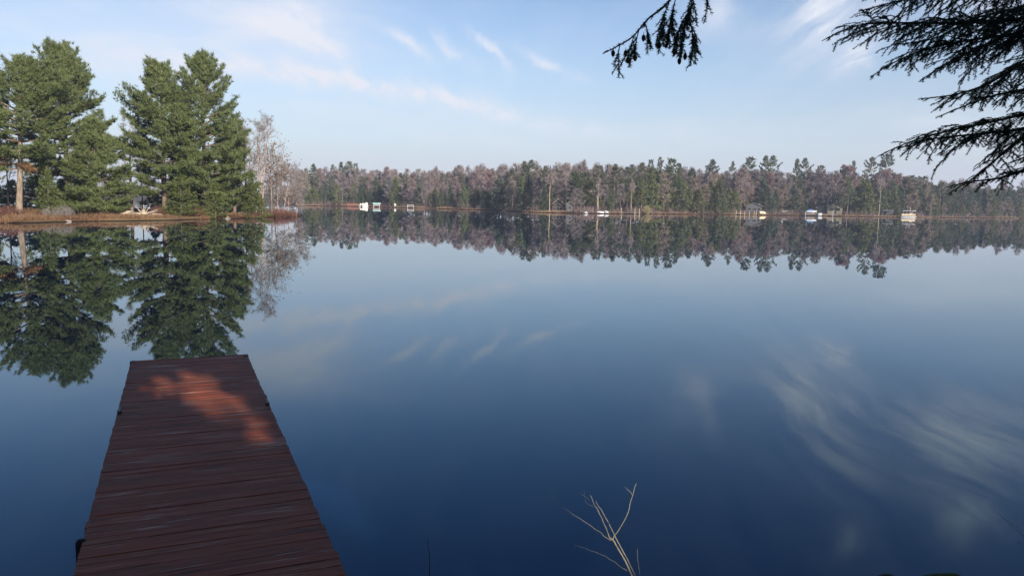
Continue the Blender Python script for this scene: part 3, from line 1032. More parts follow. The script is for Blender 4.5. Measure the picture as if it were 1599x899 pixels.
bare = [(438, 99, 262, 2.6, 'pale bare tree with two thin light trunks right of the birches', 2),
        (449, 101, 268, 2.7, 'pale bare tree with drooping grey pink twigs near the tip', 1),
        (462, 103, 272, 2.5, 'outermost pale bare tree leaning over the water at the tip', 1),
        (428, 104, 258, 2.6, 'grey bare tree behind the small oak with dry leaves', 1)]
for i, (px, dep, ty, rad, lab, st) in enumerate(bare):
    loc, H = stand(px, dep, ty)
    tm, cm = hardwood(220 + i, H, rad, 0.065, fork=0.18, n1=18, n2=6, n3=6, n4=4, tw=0.026, tl=0.5, stems=st, up=0.35, weep=0.10, lean=(0.5, 0), r_fine=0.010)
    t = tree('bare_tree', lab, 'tree', loc, tm, cm, BIRCH, TWIG, 'bare trees at the tip of the near point')
    t.children[1].color = (1.2, 1.02, 0.9, 1)
for i, (px, dep, ty, lab) in enumerate([(196, 118, 175, 'fine bare tree seen in the gap between the two pine stands'),
                                        (222, 112, 190, 'reddish bare tree behind the gap between the two pine stands'),
                                        (12, 84, 225, 'grey bare tree left of the pale pine trunk')]):
    loc, H = stand(px, dep, ty)
    tm, cm = hardwood(240 + i, H, 2.6, 0.10, fork=0.3, tw=0.028, up=0.8)
    tree('bare_tree', lab, 'tree', loc, tm, cm, GREYB, TWIG)


# shrubs along the point's edge
def shrub(seed, w, h, n, r=0.008, mat=REDTW, tips=3):
    rng = np.random.default_rng(seed)
    mb, lb = MB(), MB()
    a = rng.uniform(0, 6.283, n)
    q = np.sqrt(rng.uniform(0, 1, n)) * w * 0.5
    P0 = np.column_stack([np.cos(a) * q * 0.6, np.sin(a) * q * 0.6, np.full(n, -0.1)])
    hh = h * (1 - 0.6 * (q / (w * 0.5)) ** 2) * rng.uniform(0.6, 1.05, n)
    P1 = np.column_stack([np.cos(a) * q, np.sin(a) * q, hh]) + rng.normal(size=(n, 3)) * 0.05
    mid = (P0 + P1) / 2 + rng.normal(size=(n, 3)) * 0.04
    mb.sticks(P0, mid, r, r * 0.8)
    mb.sticks(mid, P1, r * 0.8, r * 0.4)
    for k in range(tips):
        f = rng.uniform(0.3, 1, n)[:, None]
        b = mid * (1 - f) + P1 * f
        mb.sticks(b, b + unit(rng.normal(size=(n, 3)) + np.array([0, 0, 0.9])) * h * 0.28, r * 0.6, r * 0.3)
    return mb, lb


shr = [(430, 97.5, 4.6, 1.15, 420, REDTW, 'large red brown twiggy shrub at the tip of the point, under the bare trees'),
       (446, 99.5, 3.2, 0.75, 260, REDTW, 'low red brown shrub at the very tip of the point'),
       (388, 89.5, 3.4, 0.75, 240, REDTW, 'low dark red shrub at the water below the birches'),
       (300, 82.5, 3.0, 0.95, 240, REDTW, 'red brown shrub between the two small firs at the water'),
       (322, 84.0, 2.2, 0.6, 180, REDTW, 'low red shrub at the foot of the narrow small fir'),
       (246, 80.5, 1.6, 0.85, 180, REDTW, 'orange red shrub just right of the pale driftwood'),
       (100, 70.8, 1.6, 0.9, 130, TWIG, 'grey brown twiggy shrub at the water before the bushy young pine'),
       (82, 70.0, 2.0, 0.8, 120, TWIG, 'grey brown twiggy shrub at the foot of the small fir with a bare leader'),
       (10, 66.2, 2.6, 0.9, 220, REDTW, 'red brown shrub at the left edge before the pale pine trunk'),
       (48, 69.0, 1.8, 0.7, 120, SEDGE, 'low orange brown bush right of the pale pine trunk'),
       (262, 81.5, 2.0, 0.9, 200, FIR, 'low green bush left of the yellow green fir')]
for i, (px, dep, w, h, n, mt_, lab) in enumerate(shr):
    b = at_depth(px, hor(px), dep)
    mb, lb = shrub(300 + i, w, h, n, 0.010)
    t = thing('shrub', lab, 'shrub', (b[0], b[1], gz(b[0], b[1])), 0, 'shrubs along the point')
    mb.build('branches', mt_, t)

# driftwood fan of pale sticks
b = at_depth(224, hor(224), 77.3)
t = thing('driftwood', 'pale fan of bleached driftwood roots on the bank in the gap', 'driftwood', (b[0], b[1], gz(b[0], b[1]) - 0.05))
rng = np.random.default_rng(12)
dw = MB()
for k in range(18):
    a = rng.uniform(-1.35, 1.35)
    L = rng.uniform(0.7, 1.6)
    f = np.linspace(0, 1, 5)
    bend = rng.normal() * 0.3
    pts = np.column_stack([math.sin(a) * L * f + bend * f * f * 0.3, rng.normal() * 0.3 * f, 0.05 + abs(math.cos(a)) * L * 0.75 * f - 0.1 * f * f])
    dw.tube(pts, np.linspace(0.06, 0.02, 5), 5)
dw.tube([(-1.6, 0.2, 0.15), (0, 0, 0.2), (1.8, 0.1, 0.12)], [0.13, 0.16, 0.08], 7)
dw.build('roots', DEADW, t, smooth=True)


def boulder(name, label, loc, s, seed, mat, cat='boulder'):
    rng = np.random.default_rng(seed)
    mb = MB()
    nth, nph = 18, 12
    V = []
    ks = rng.normal(size=(5, 3)) * 2
    ph = rng.uniform(0, 6, 5)
    for i in range(nph + 1):
        for j in range(nth):
            a, e = 6.283 * j / nth, math.pi * i / nph
            d = np.array([math.sin(e) * math.cos(a), math.sin(e) * math.sin(a), math.cos(e)])
            r = 1 + 0.09 * sum(math.sin(k @ d + p) for k, p in zip(ks, ph))
            V.append(d * r * np.array(s) / 2)
    F = []
    for i in range(nph):
        for j in range(nth):
            j2 = (j + 1) % nth
            F.append([i * nth + j, (i + 1) * nth + j, (i + 1) * nth + j2, i * nth + j2])
    mb.add(V, F)
    o = mb.build(name, mat, smooth=True)
    o.location = loc
    return tag(o, label, cat)


for px, dep, s, lab in ((193, 78.2, (1.5, 1.0, 0.8), 'pale flat topped boulder beside the dark thin trunk in the gap'),
                        (377, 91.0, (0.7, 0.5, 0.5), 'small white rock on the bank right of the narrow fir')):
    b = at_depth(px, hor(px), dep)
    boulder('boulder', lab, (b[0], b[1], gz(b[0], b[1]) + s[2] * 0.25), s, int(px), DEADW)

rngr = np.random.default_rng(31)
for i, px in enumerate((104, 262, 352)):
    py = float(np.interp(px, [q[0] for q in POINT_LINE[::-1]], [q[1] for q in POINT_LINE[::-1]]))
    b = on_z(px + rngr.uniform(-4, 4), py)
    sz_ = (rngr.uniform(0.5, 0.9), rngr.uniform(0.4, 0.6), rngr.uniform(0.25, 0.4))
    o = boulder('rock', 'small dark rock at the waterline of the near point', (b[0], b[1], 0.05), sz_, 60 + i, GREYB, 'rock')
    o['group'] = 'rocks at the waterline of the near point'
# dry sedge and leaf litter along the shore: nobody could count it
rng = np.random.default_rng(77)
sg = MB()
pp = np.array([on_z(px, py)[:2] for px, py in POINT_LINE])
seg = rng.integers(0, len(pp) - 1, 16000)
f = rng.uniform(0, 1, 16000)[:, None]
Q = pp[seg] * (1 - f) + pp[seg + 1] * f
dirn = unit(Q)
Q = Q + dirn * (rng.uniform(0.0, 1, 16000)[:, None] ** 2 * 5.5 + 0.25)
z = ground_z(Q)
ok = (z > 0.02) & (wob(Q[:, 0] * 2, Q[:, 1] * 2) > -0.35)
P = np.column_stack([Q, z - 0.03])[ok]
sg.blades(P, rng.normal(size=P.shape) * 0.6 + np.array([0, 0, 1.0]), rng.uniform(0.12, 0.5, len(P)), 0.05, rng)
tag(sg.build('dry_grass', SEDGE), kind='stuff')

exec_far = True
# ------------------------------------------------------------------ the far shore
fl = np.array(FAR_LINE)


def shore(px, off=0.0):
    """point on the far waterline in the direction px, moved inland by off metres"""
    py = float(np.interp(px, fl[:, 0], fl[:, 1]))
    p = on_z(px, py)
    d = unit(p[:2])
    q = p[:2] + d * off
    return np.array([q[0], q[1], gz(q[0], q[1])])


def height_at(p, px, top_py):
    d = math.hypot(p[0], p[1])
    r = ray(px, top_py)
    return CAM[2] + r[2] / math.hypot(r[0], r[1]) * d - p[2]


far_meshes = {}


def far_variant(key, tmcm, tmat, cmat, H):
    V = np.concatenate(tmcm[1].v)
    far_meshes.setdefault(key, []).append((tmcm[0].mesh('trunk', tmat, True), tmcm[1].mesh('crown', cmat), H, float(np.percentile(np.hypot(V[:, 0], V[:, 1]), 92))))


fk = dict(off=0.45, tstep=0.42, K=7, bl=0.68, bw=0.23, sides=5, thick=0.2)
for i in range(5):
    far_variant('pine', conifer(500 + i, 20, 20 * (0.42, 0.3, 0.5, 0.35, 0.25)[i], 4.0, 0.28, prof=wp2, dz=1.1, nb=(3, 5), bald=0.12, a_low=-4, a_top=40, curl=14, irregular=0.45, **fk), GREYB, FARC, 20)
for i in range(4):
    far_variant('spruce', conifer(520 + i, 14, 0.8, 2.9, 0.18, style='fir', prof=cone, dz=0.6, nb=(4, 6), a_low=-8, a_top=25, curl=10, irregular=0.25, **fk), GREYB, FARC, 14)
for i in range(4):
    far_variant('bushy', conifer(540 + i, 12, 0.8, 3.5, 0.2, prof=lambda t: np.clip((1 - t ** 1.8) * (0.75 + 0.25 * min(1, t / 0.2)), 0.05, 1), dz=0.8, nb=(4, 5), irregular=0.4, **fk), GREYB, FARC, 12)
hk = dict(tw=0.085, tl=1.5, r_fine=0.03)
for i in range(5):
    far_variant('hardwood', hardwood(560 + i, 14, 3.3, 0.15, fork=0.2, n1=22, n2=6, n3=5, n4=4, up=0.8, upb=0.45, **hk), GREYB, TWIG, 14)
for i in range(3):
    far_variant('birch', hardwood(580 + i, 13, 2.6, 0.16, fork=0.45, n1=10, n2=5, n3=5, n4=3, up=0.8, stems=1 + (i == 2), **hk), GREYB, TWIG, 13)

rng = np.random.default_rng(2024)
FAR = []          # dicts, labelled at the end
ADJ = {'pine': 'pine', 'spruce': 'spruce', 'bushy': 'bushy conifer', 'hardwood': 'bare hardwood', 'birch': 'birch'}
NAME = {'pine': 'pine_tree', 'spruce': 'spruce_tree', 'bushy': 'conifer_tree', 'hardwood': 'bare_tree', 'birch': 'birch_tree'}


CLEAR = [(859, 884, 11.5), (882, 895, 13), (1163, 1190, 17), (1277, 1316, 19), (1375, 1396, 9.5), (558, 596, 4), (1259, 1272, 3.5), (1408, 1430, 4)]


def far_tree(kind, px, off, top, wpx=None, color=None, row='front'):
    for a, b, o_ in CLEAR:
        if a < px < b and off < o_:
            off = o_ + 2
    p = shore(px, off)
    H = height_at(p, px, top)
    if H < 1.5:
        return
    var = far_meshes[kind][rng.integers(len(far_meshes[kind]))]
    s = H / var[2]
    t = thing(NAME[kind], None, 'tree', (p[0], p[1], p[2]), rng.uniform(0, 6.28))
    wx = s
    if wpx:
        R0 = var[3]
        wx = (wpx / 2) * math.hypot(p[0], p[1]) / FPX / R0
    wx = min(max(wx * (1.25 if kind == 'hardwood' else 1.0), s * 0.55), s * 1.6)
    t.scale = (wx, wx, s)
    for nm, me in (('trunk', var[0]), ('crown', var[1])):
        o = bpy.data.objects.new(nm, me)
        COL.objects.link(o)
        o.parent = t
        if color is not None and nm == 'crown':
            o.color = (*color, 1)
        if nm == 'trunk':
            o.color = (1.7, 1.6, 1.5, 1) if kind == 'birch' else (0.8, 0.78, 0.78, 1)
    FAR.append(dict(o=t, kind=kind, px=px, off=off, top=top, row=row, color=color, H=H))


# pines standing above the skyline: (px, top, metres inland, width in px)
SKY = [(478, 262, 18, 14), (490, 255, 22, 15), (520, 256, 30, 12), (533, 252, 36, 17), (545, 251, 42, 17), (556, 254, 34, 14), (665, 272, 60, 12), (690, 270, 30, 16), (722, 271, 25, 14),
       (800, 262, 14, 18), (817, 251, 22, 22), (829, 249, 26, 24), (850, 258, 22, 20), (868, 263, 30, 14), (898, 266, 18, 20), (912, 268, 12, 24), (934, 257, 18, 22), (958, 255, 16, 22),
       (985, 256, 14, 26), (1001, 253, 22, 20), (1014, 248, 26, 16), (1027, 244, 30, 15), (1045, 246, 12, 30), (1058, 254, 20, 18), (1078, 262, 20, 18), (1108, 248, 40, 26), (1140, 251, 44, 13),
       (1165, 244, 40, 22), (1192, 242, 34, 22), (1203, 242, 38, 22), (1240, 247, 26, 18), (1253, 246, 28, 20), (1276, 257, 46, 14), (1312, 256, 40, 15), (1327, 250, 44, 14), (1356, 244, 26, 20), (1377, 239, 28, 22),
       (1420, 273, 10, 26), (1438, 274, 18, 22), (1466, 283, 14, 22), (1484, 284, 20, 20)]
for px, top, off, w_ in SKY:
    g_ = rng.uniform(0.8, 1.1)
    far_tree('pine', px, off, top, w_ * 1.15, (g_ * rng.uniform(0.9, 1.1), g_, g_ * rng.uniform(0.9, 1.1)), 'sky')

# the shoreline and middle rows, by stretch of shore: (px from, px to, step, kinds, top range, inland range)
G, D_, Y_ = (1.05, 1.13, 0.98), (0.74, 0.86, 0.95), (1.3, 1.26, 0.85)
HW, HP, HB, HR = (0.88, 0.86, 0.90), (1.12, 1.02, 1.06), (1.05, 0.95, 0.82), (0.98, 0.78, 0.80)
ROWS = [
    (474, 562, 9, ('spruce', 'bushy', 'pine', 'hardwood'), (272, 292), (3, 9), (G, D_, Y_)),
    (480, 640, 12, ('hardwood', 'hardwood', 'pine'), (264, 276), (20, 40), (HW, HP)),
    (562, 612, 7, ('bushy', 'spruce', 'spruce'), (274, 296), (9, 16), (D_, D_, G)),
    (605, 665, 8, ('spruce', 'bushy', 'hardwood'), (274, 292), (3, 9), (G, G, Y_)),
    (640, 780, 12, ('hardwood', 'hardwood', 'hardwood', 'hardwood'), (272, 284), (14, 30), (HP, HW, HR)),
    (665, 768, 8, ('spruce', 'bushy', 'spruce', 'hardwood'), (286, 304), (3, 8), (D_, G, G)),
    (768, 862, 8, ('bushy', 'hardwood', 'spruce', 'hardwood'), (270, 300), (4, 12), (D_, HW, G)),
    (775, 900, 12, ('hardwood', 'hardwood', 'pine'), (264, 276), (18, 34), (HB, HP, HW)),
    (884, 1000, 8, ('bushy', 'spruce', 'pine', 'hardwood'), (278, 304), (5, 12), (G, Y_, HW)),
    (890, 1000, 11, ('pine', 'pine', 'hardwood'), (266, 280), (16, 34), (HW, G)),
    (1000, 1072, 11, ('pine', 'hardwood', 'pine'), (262, 276), (16, 30), (G, HW)),
    (1000, 1066, 8, ('pine', 'bushy', 'hardwood'), (266, 290), (4, 12), (Y_, G, HB)),
    (1060, 1116, 8, ('hardwood', 'bushy', 'hardwood'), (276, 296), (4, 12), (HB, Y_, HP)),
    (1080, 1170, 12, ('hardwood',), (268, 280), (18, 36), (HP, HR, HW)),
    (1132, 1166, 8, ('hardwood', 'bushy'), (282, 300), (4, 10), (HB, HR, Y_)),
    (1160, 1238, 9, ('hardwood', 'bushy'), (268, 284), (20, 34), (HW, HR, D_)),
    (1196, 1262, 8, ('spruce', 'bushy', 'hardwood'), (284, 306), (7, 14), (D_, D_, HB)),
    (1254, 1330, 9, ('hardwood', 'hardwood', 'bushy'), (262, 284), (20, 36), (HR, HP, HW)),
    (1318, 1400, 8, ('bushy', 'bushy', 'pine', 'spruce'), (276, 302), (7, 15), (G, D_, Y_)),
    (1330, 1420, 11, ('hardwood', 'pine'), (270, 282), (20, 34), (HR, HP)),
    (1398, 1460, 8, ('hardwood', 'bushy', 'spruce'), (280, 300), (5, 13), (HB, D_, G)),
    (1450, 1640, 9, ('spruce', 'bushy', 'pine'), (286, 296), (10, 20), (D_, G, D_)),
    (1448, 1640, 10, ('spruce', 'hardwood', 'bushy'), (306, 322), (3, 7), (Y_, HB, D_)),
]
for a, b_, step, kinds, tops, offs, cols in ROWS:
    px = a + rng.uniform(0, step)
    while px < b_:
        kind = kinds[rng.integers(len(kinds))]
        if kind in ('hardwood', 'birch'):
            pal = [c for c in cols if c in (HW, HP, HB, HR)] or [HW, HP]
        else:
            pal = [c for c in cols if c in (G, D_, Y_)] or [G, D_]
        c = pal[rng.integers(len(pal))]
        k_ = rng.uniform(0.85, 1.15)
        c = tuple(v * k_ * rng.uniform(0.97, 1.03) for v in c)
        off = rng.uniform(*offs)
        far_tree(kind, px, off, rng.uniform(*tops), None, c, 'front' if offs[0] < 12 else 'middle')
        px += step * rng.uniform(0.7, 1.35)
far_tree('spruce', 1122, 3.5, 277, 26, G, 'front')
far_tree('birch', 858, 4.0, 270, 18, HP, 'front')
far_tree('birch', 933, 4.5, 282, 22, HP, 'front')
far_tree('birch', 1372, 4.5, 278, 12, HP, 'front')
far_tree('birch', 985, 4.5, 285, 12, HP, 'front')

# labels of the far trees: what kind, how it looks, and which landmark it stands by
MARKS = [(476, 'the near point'), (552, 'the red dock'), (569, 'the white pontoon boat'), (588, 'the green canopied lift'), (617, 'the lone white chair'),
         (641, 'the white lift frame'), (690, 'the bank right of the lift frame'), (735, 'the bank near the shoreline step'), (790, 'the shoreline step'), (834, 'the bank left of the dark cabin'), (871, 'the dark cabin'), (889, 'the small grey shed'),
         (915, 'the white rowboat'), (947, 'the upturned pink white boat'), (975, 'the grey dock posts'), (1008, 'the pale yellow bush'), (1050, 'the bank right of the yellow bush'), (1090, 'the bank left of the lone spruce'), (1122, 'the lone spruce'), (1150, 'the thin dock'),
         (1177, 'the grey roofed cottage'), (1190, 'the tan upturned boat'), (1226, 'the white bench'), (1266, 'the blue covered boat'), (1297, 'the beige house'),
         (1340, 'the bank past the beige house'), (1386, 'the open grey shed'), (1419, 'the cream canopied pontoon'), (1455, 'the bank past the cream pontoon'), (1500, 'the low hemlock bough'), (1545, 'the bank below the hemlock boughs'), (1590, 'the right edge of the photo')]


def colour_word(kind, c):
    if kind in ('hardwood', 'birch'):
        if c is None:
            return 'grey'
        r, g, b = c
        v = r / ((g + b) / 2)
        return 'reddish' if v > 1.16 else 'brown' if b < g * 0.93 else 'pale mauve' if r > 1.0 else 'grey mauve'
    if c is None:
        return 'green'
    r, g, b = c
    return 'yellowish' if r > g * 0.99 and b < g * 0.75 else 'dark blue green' if g < 1.0 and b > g else 'green'


groups = {}
for d in FAR:
    mk = min(MARKS, key=lambda m_: abs(m_[0] - d['px']))[1]
    word = colour_word(d['kind'], d['color'])
    if d['row'] == 'sky':
        base_ = f"{'tall' if d['H'] > 17 else 'high'} {word} {ADJ[d['kind']]} above the skyline over {mk}"
    elif d['row'] == 'front':
        base_ = f"{word} {ADJ[d['kind']]} at the water by {mk}"
    else:
        base_ = f"{word} {ADJ[d['kind']]} in the woods behind {mk}"
    d['base'] = base_
    d['o']['group'] = {'sky': 'skyline pines of the far shore', 'front': 'shoreline trees of the far shore', 'middle': 'woods of the far shore'}[d['row']]
    groups.setdefault(base_, []).append(d)
ORD = ['leftmost', 'second', 'third', 'fourth', 'fifth', 'sixth']
for base_, ds in groups.items():
    ds.sort(key=lambda d: d['px'])
    for i, d in enumerate(ds):
        lab = base_
        if len(ds) == 2:
            lab = ('left ' if i == 0 else 'right ') + base_
        elif len(ds) > 2:
            lab = (ORD[min(i, 5)] + ' ' if i < len(ds) - 1 else 'rightmost ') + base_
        d['o']['label'] = lab

# the woods further back read as one mass
bw_t, bw_c, bw_d = MB(), MB(), MB()
rng2 = np.random.default_rng(99)
cols_ = []
hv, cv = [], []
for i in range(3):
    a_, b_ = hardwood(700 + i, 13, 3.6, 0.14, fork=0.2, n1=14, n2=5, n3=4, n4=3, up=0.8, tw=0.11, tl=1.6, r_fine=0.03, upb=0.45)
    hv.append((a_, b_))
    cv.append(conifer(720 + i, 12, 1.5, 2.4, 0.18, prof=wp, dz=1.1, nb=(3, 4), off=0.8, tstep=0.7, K=5, bl=0.75, bw=0.25, sides=4))


def stamp(dst, src, loc, s, rz):
    V = np.concatenate(src.v)
    c, sn = math.cos(rz), math.sin(rz)
    V = np.column_stack([V[:, 0] * c - V[:, 1] * sn, V[:, 0] * sn + V[:, 1] * c, V[:, 2]]) * s + np.array(loc)
    n0 = dst.n
    dst.v.append(V)
    for f in src.t:
        dst.t.append(f + n0)
    for f in src.q:
        dst.q.append(f + n0)
    dst.n += len(V)


for px in np.arange(466, 1680, 4.2):
    for lo, hi in ((40, 55), (60, 85), (90, 130)):
        x = px + rng2.uniform(-3, 3)
        p = shore(x, rng2.uniform(lo, hi))
        s = rng2.uniform(0.75, 1.05)
        conif = rng2.random() < (0.22 if 600 < x < 1420 else 0.5)
        src = (cv if conif else hv)[rng2.integers(3)]
        stamp(bw_t, src[0], p, s, rng2.uniform(0, 6.28))
        stamp(bw_d if conif else bw_c, src[1], p, s, rng2.uniform(0, 6.28))
# the low shore across the bay behind the point
for k in range(90):
    f = rng2.uniform(0, 1)
    q = np.array([-125, 440]) * (1 - f) + np.array([-340, 470]) * f + rng2.normal(size=2) * 10 + np.array([0, 25])
    src = (cv if rng2.random() < 0.5 else hv)
    src = src[rng2.integers(3)]
    p = (q[0], q[1], gz(q[0], q[1]))
    stamp(bw_t, src[0], p, 0.8, 0)
    stamp(bw_d if src in cv else bw_c, src[1], p, 0.8, rng2.uniform(0, 6.28))
wood = bw_c.build('far_woods', TWIG)
wood.color = (0.95, 0.88, 0.90, 1)
tag(wood, kind='stuff')
o = bw_d.build('conifers', FARC, wood)
o.color = (0.75, 0.85, 0.9, 1)
bw_t.build('trunks', GREYB, wood).color = (0.8, 0.75, 0.75, 1)

# dry grass and undergrowth strip on the far shore
sg = MB()
n = 16000
pxs = rng2.uniform(466, 1640, n)
pts = np.array([on_z(px, float(np.interp(px, fl[:, 0], fl[:, 1]))) for px in pxs])
Q = pts[:, :2] + unit(pts[:, :2]) * (rng2.uniform(0, 1, n)[:, None] * 7 + 0.3)
z = ground_z(Q)
ok = (z > 0.03) & (wob(Q[:, 0] * 1.1, Q[:, 1] * 1.3) > -0.15)
P = np.column_stack([Q, z])[ok]
sg.blades(P, rng2.normal(size=P.shape) * 0.4 + np.array([0, 0, 1.0]), rng2.uniform(0.2, 0.6, len(P)), 0.12, rng2)
tag(sg.build('shore_grass', foliage_mat('dry_shore_grass', (0.15, 0.095, 0.06), (0.36, 0.25, 0.16), 0.2, 0.05, 0.6)), kind='stuff')
ug = MB()
n = 1300
pxs = rng2.uniform(470, 1640, n)
for px in pxs:
    of_ = rng2.uniform(1.0, 30)
    if any(a < px < b and of_ < o_ for a, b, o_ in CLEAR):
        continue
    p = shore(px, of_)
    k = 14
    b0 = np.repeat(p[None], k, 0) + rng2.normal(size=(k, 3)) * np.array([0.5, 0.5, 0])
    ug.blades(b0, rng2.normal(size=(k, 3)) * 0.5 + np.array([0, 0, 1]), rng2.uniform(0.8, 2.4, k), 0.10, rng2)
o = ug.build('undergrowth', TWIG)
o.color = (0.7, 0.58, 0.58, 1)
tag(o, kind='stuff')

# ------------------------------------------------------------------ cabins, docks and boats of the far shore


def facing(p):
    return math.atan2(-p[0], p[1]) * -1.0 * -1.0


def gable(mb_w, mb_r, w, d, h, rh, over=0.35, th=0.14):
    """walls (front at -y) with a gable roof whose ridge runs along y"""
    v = [(-w / 2, -d / 2, -0.4), (w / 2, -d / 2, -0.4), (w / 2, d / 2, -0.4), (-w / 2, d / 2, -0.4),
         (-w / 2, -d / 2, h), (w / 2, -d / 2, h), (w / 2, d / 2, h), (-w / 2, d / 2, h), (0, -d / 2, h + rh), (0, d / 2, h + rh)]
    mb_w.add(v, [[0, 1, 5, 4], [1, 2, 6, 5], [2, 3, 7, 6], [3, 0, 4, 7]])
    mb_w.add(v, [[4, 5, 8], [6, 7, 9]])
    sl_ = rh / (w / 2)
    for s in (-1, 1):
        e = w / 2 + over
        q = [(0, -d / 2 - over, h + rh + 0.02), (s * e, -d / 2 - over, h - sl_ * over + 0.02), (s * e, d / 2 + over, h - sl_ * over + 0.02), (0, d / 2 + over, h + rh + 0.02)]
        t_ = [(x, y, z + th) for x, y, z in q]
        mb_r.add(q + t_, [[0, 1, 2, 3], [4, 7, 6, 5], [0, 4, 5, 1], [1, 5, 6, 2], [2, 6, 7, 3], [3, 7, 4, 0]])


def window(parent, x, y, z, w, h, frame=None):
    fr = MB()
    t_ = 0.09
    for dx, dz, sw, sh in ((0, h / 2, w + t_, t_), (0, -h / 2, w + t_, t_)):
        fr.box((x + dx, y - 0.03, z + dz), (sw, 0.08, sh))
    for dx in (-w / 2, w / 2):
        fr.box((x + dx, y - 0.03, z), (t_, 0.078, h - t_))
    o = fr.build('window', frame or TRIM, parent)
    MB().box((x, y - 0.012, z), (w - t_, 0.02, h - t_)).build('pane', GLASSM, o)


def hut(name, label, px, off, wpx, h, rh, d, wallm, roofm, wins, chim=None, porch=None, cat='cabin', turn=0.0):
    p = shore(px, off)
    dist = math.hypot(p[0], p[1])
    w = wpx * dist / FPX
    t = thing(name, label, cat, p, -math.atan2(p[0], p[1]) + turn)
    a, b = MB(), MB()
    gable(a, b, w, d, h, rh)
    a.build('wall', wallm, t)
    rf = b.build('roof', roofm, t)
    fa = MB()
    for s in (-1, 1):
        e = w / 2 + 0.35
        sl_ = rh / (w / 2)
        ang = math.atan2(rh, w / 2)
        L = math.hypot(e, e * sl_)
        fa.box((s * e / 2, -d / 2 - 0.38, h + rh - e * sl_ / 2 + 0.06), (L, 0.05, 0.2), ry=s * ang)
    fa.build('fascia', TRIM, rf)
    for x, z, ww, wh in wins:
        window(t, x * w, -d / 2, z, ww, wh)
    dr = MB().box((-0.02 * w, -d / 2 - 0.03, 0.95), (0.9, 0.08, 2.0))
    if porch:
        dk = MB()
        dk.box((0, -d / 2 - porch / 2 - 0.05, 0.25), (w, porch, 0.12))
        for s in (-0.48, -0.16, 0.16, 0.48):
            dk.box((s * w, -d / 2 - porch, 0.75), (0.09, 0.09, 1.0))
        dk.box((0, -d / 2 - porch, 1.2), (w, 0.06, 0.08))
        dk.build('porch', TRIM, t)
    if chim:
        MB().box((chim * w, 0.4, h + rh * 0.9), (0.6, 0.6, 1.5)).build('chimney', ROCK, rf)
    return t


def fix_roofless(t):
    return t


t = hut('cabin', 'dark brown cabin with pale roof edge at the water beside a birch', 871, 10, 16, 2.0, 1.1, 6, DKWALL, DKROOF, [(0.18, 1.3, 0.9, 0.8), (-0.25, 1.3, 0.7, 0.7)], porch=1.2)
t = hut('shed', 'small grey shed between the dark cabin and the green bush', 889, 11, 10, 1.8, 0.6, 3, GREYWALL, GREYROOF, [(0.1, 1.0, 0.6, 0.5)], cat='shed')
t = hut('cottage', 'blue grey cottage with light grey roof and stone chimney above the thin dock', 1177, 14, 22, 2.3, 0.9, 6, GREYWALL, GREYROOF, [(-0.3, 1.3, 1.0, 0.8), (0.05, 1.3, 1.0, 0.8), (0.32, 1.3, 0.8, 0.8)], chim=0.36, porch=1.4, cat='cottage')
t = hut('house', 'beige house with two dark windows and a lower side wing', 1303, 16, 20, 2.6, 1.1, 7, BEIGE, GREYROOF, [(-0.22, 1.7, 1.1, 0.9), (0.22, 1.7, 1.1, 0.9)], porch=1.8, cat='house')
wg, wr = MB(), MB()
wg.box((-3.9, 0.6, 0.9), (3.2, 4.0, 2.6))
wr.box((-3.9, 0.6, 2.32), (3.8, 4.8, 0.2), ry=R_(-3))
wi = wg.build('side_wing', BEIGE, t)
wr.build('wing_roof', GREYROOF, wi)
window(wi, -3.9, -1.4, 1.3, 1.0, 0.8)

# open grey shed
p = shore(1386, 7)
t = thing('shed', 'open grey boat shed with flat roof on posts near the tan shore', 'shed', p, -math.atan2(p[0], p[1]))
MB().box((0, 0, 1.85), (3.2, 2.6, 0.16), rx=R_(3)).build('roof', GREYROOF, t)
ps = MB()
MB().box((0, 1.2, 0.8), (3.0, 0.1, 1.9)).build('back_wall', GREYWALL, t)
for x in (-1.45, -0.2, 0.5, 1.45):
    MB().box((x, -1.15, 0.8), (0.1, 0.1, 1.95)).build('post', TRIM, t)


def dock_far(label, px, off, length, width, posts, mat, pmat, along=True, post_h=1.0, h=0.35):
    p = shore(px, off)
    rz = -math.atan2(p[0], p[1])
    t = thing('small_dock', label, 'dock', (p[0], p[1], 0), rz + (0 if along else math.pi / 2))
    d = MB()
    nb_ = int(length / 0.18)
    for i in range(nb_):
        d.box((-length / 2 + (i + 0.5) * length / nb_, 0, h), (length / nb_ - 0.02, width, 0.05))
    d.build('deck', mat, t)
    for x in posts:
        for s in (-1, 1):
            MB().tube([(x, s * width / 2, -0.8), (x, s * width / 2, post_h)], 0.05, 6).build('post', pmat, t)
    return t


t = dock_far('low red brown dock with thin posts left of the white boats', 552, -1.5, 4.0, 1.2, (-1.9, -0.9, 0.1, 1.1, 1.9), REDWOOD, REDWOOD, True, 0.95)
rl = MB()
for z in (0.6, 0.85):
    rl.box((0, -0.62, z), (3.9, 0.05, 0.12))
rl.build('railing', REDWOOD, t)
dock_far('thin dock with tall pale posts below the grey roofed cottage', 1165, -2.0, 6.0, 1.2, (-2.8, -1.6, -0.4, 0.9, 2.2, 2.8), GREYWOOD, CREAM, True, 1.25)
dock_far('grey dock with two tall posts right of the pale boats', 984, -1.0, 5.0, 1.1, (-2.2, 1.2, 2.3), GREYWOOD, CREAM, True, 1.5)
dock_far('pale dock with one tall post below the beige house', 1297, -4.0, 4.0, 1.4, (0.6,), WHITE, ALU, True, 1.7, 0.5)


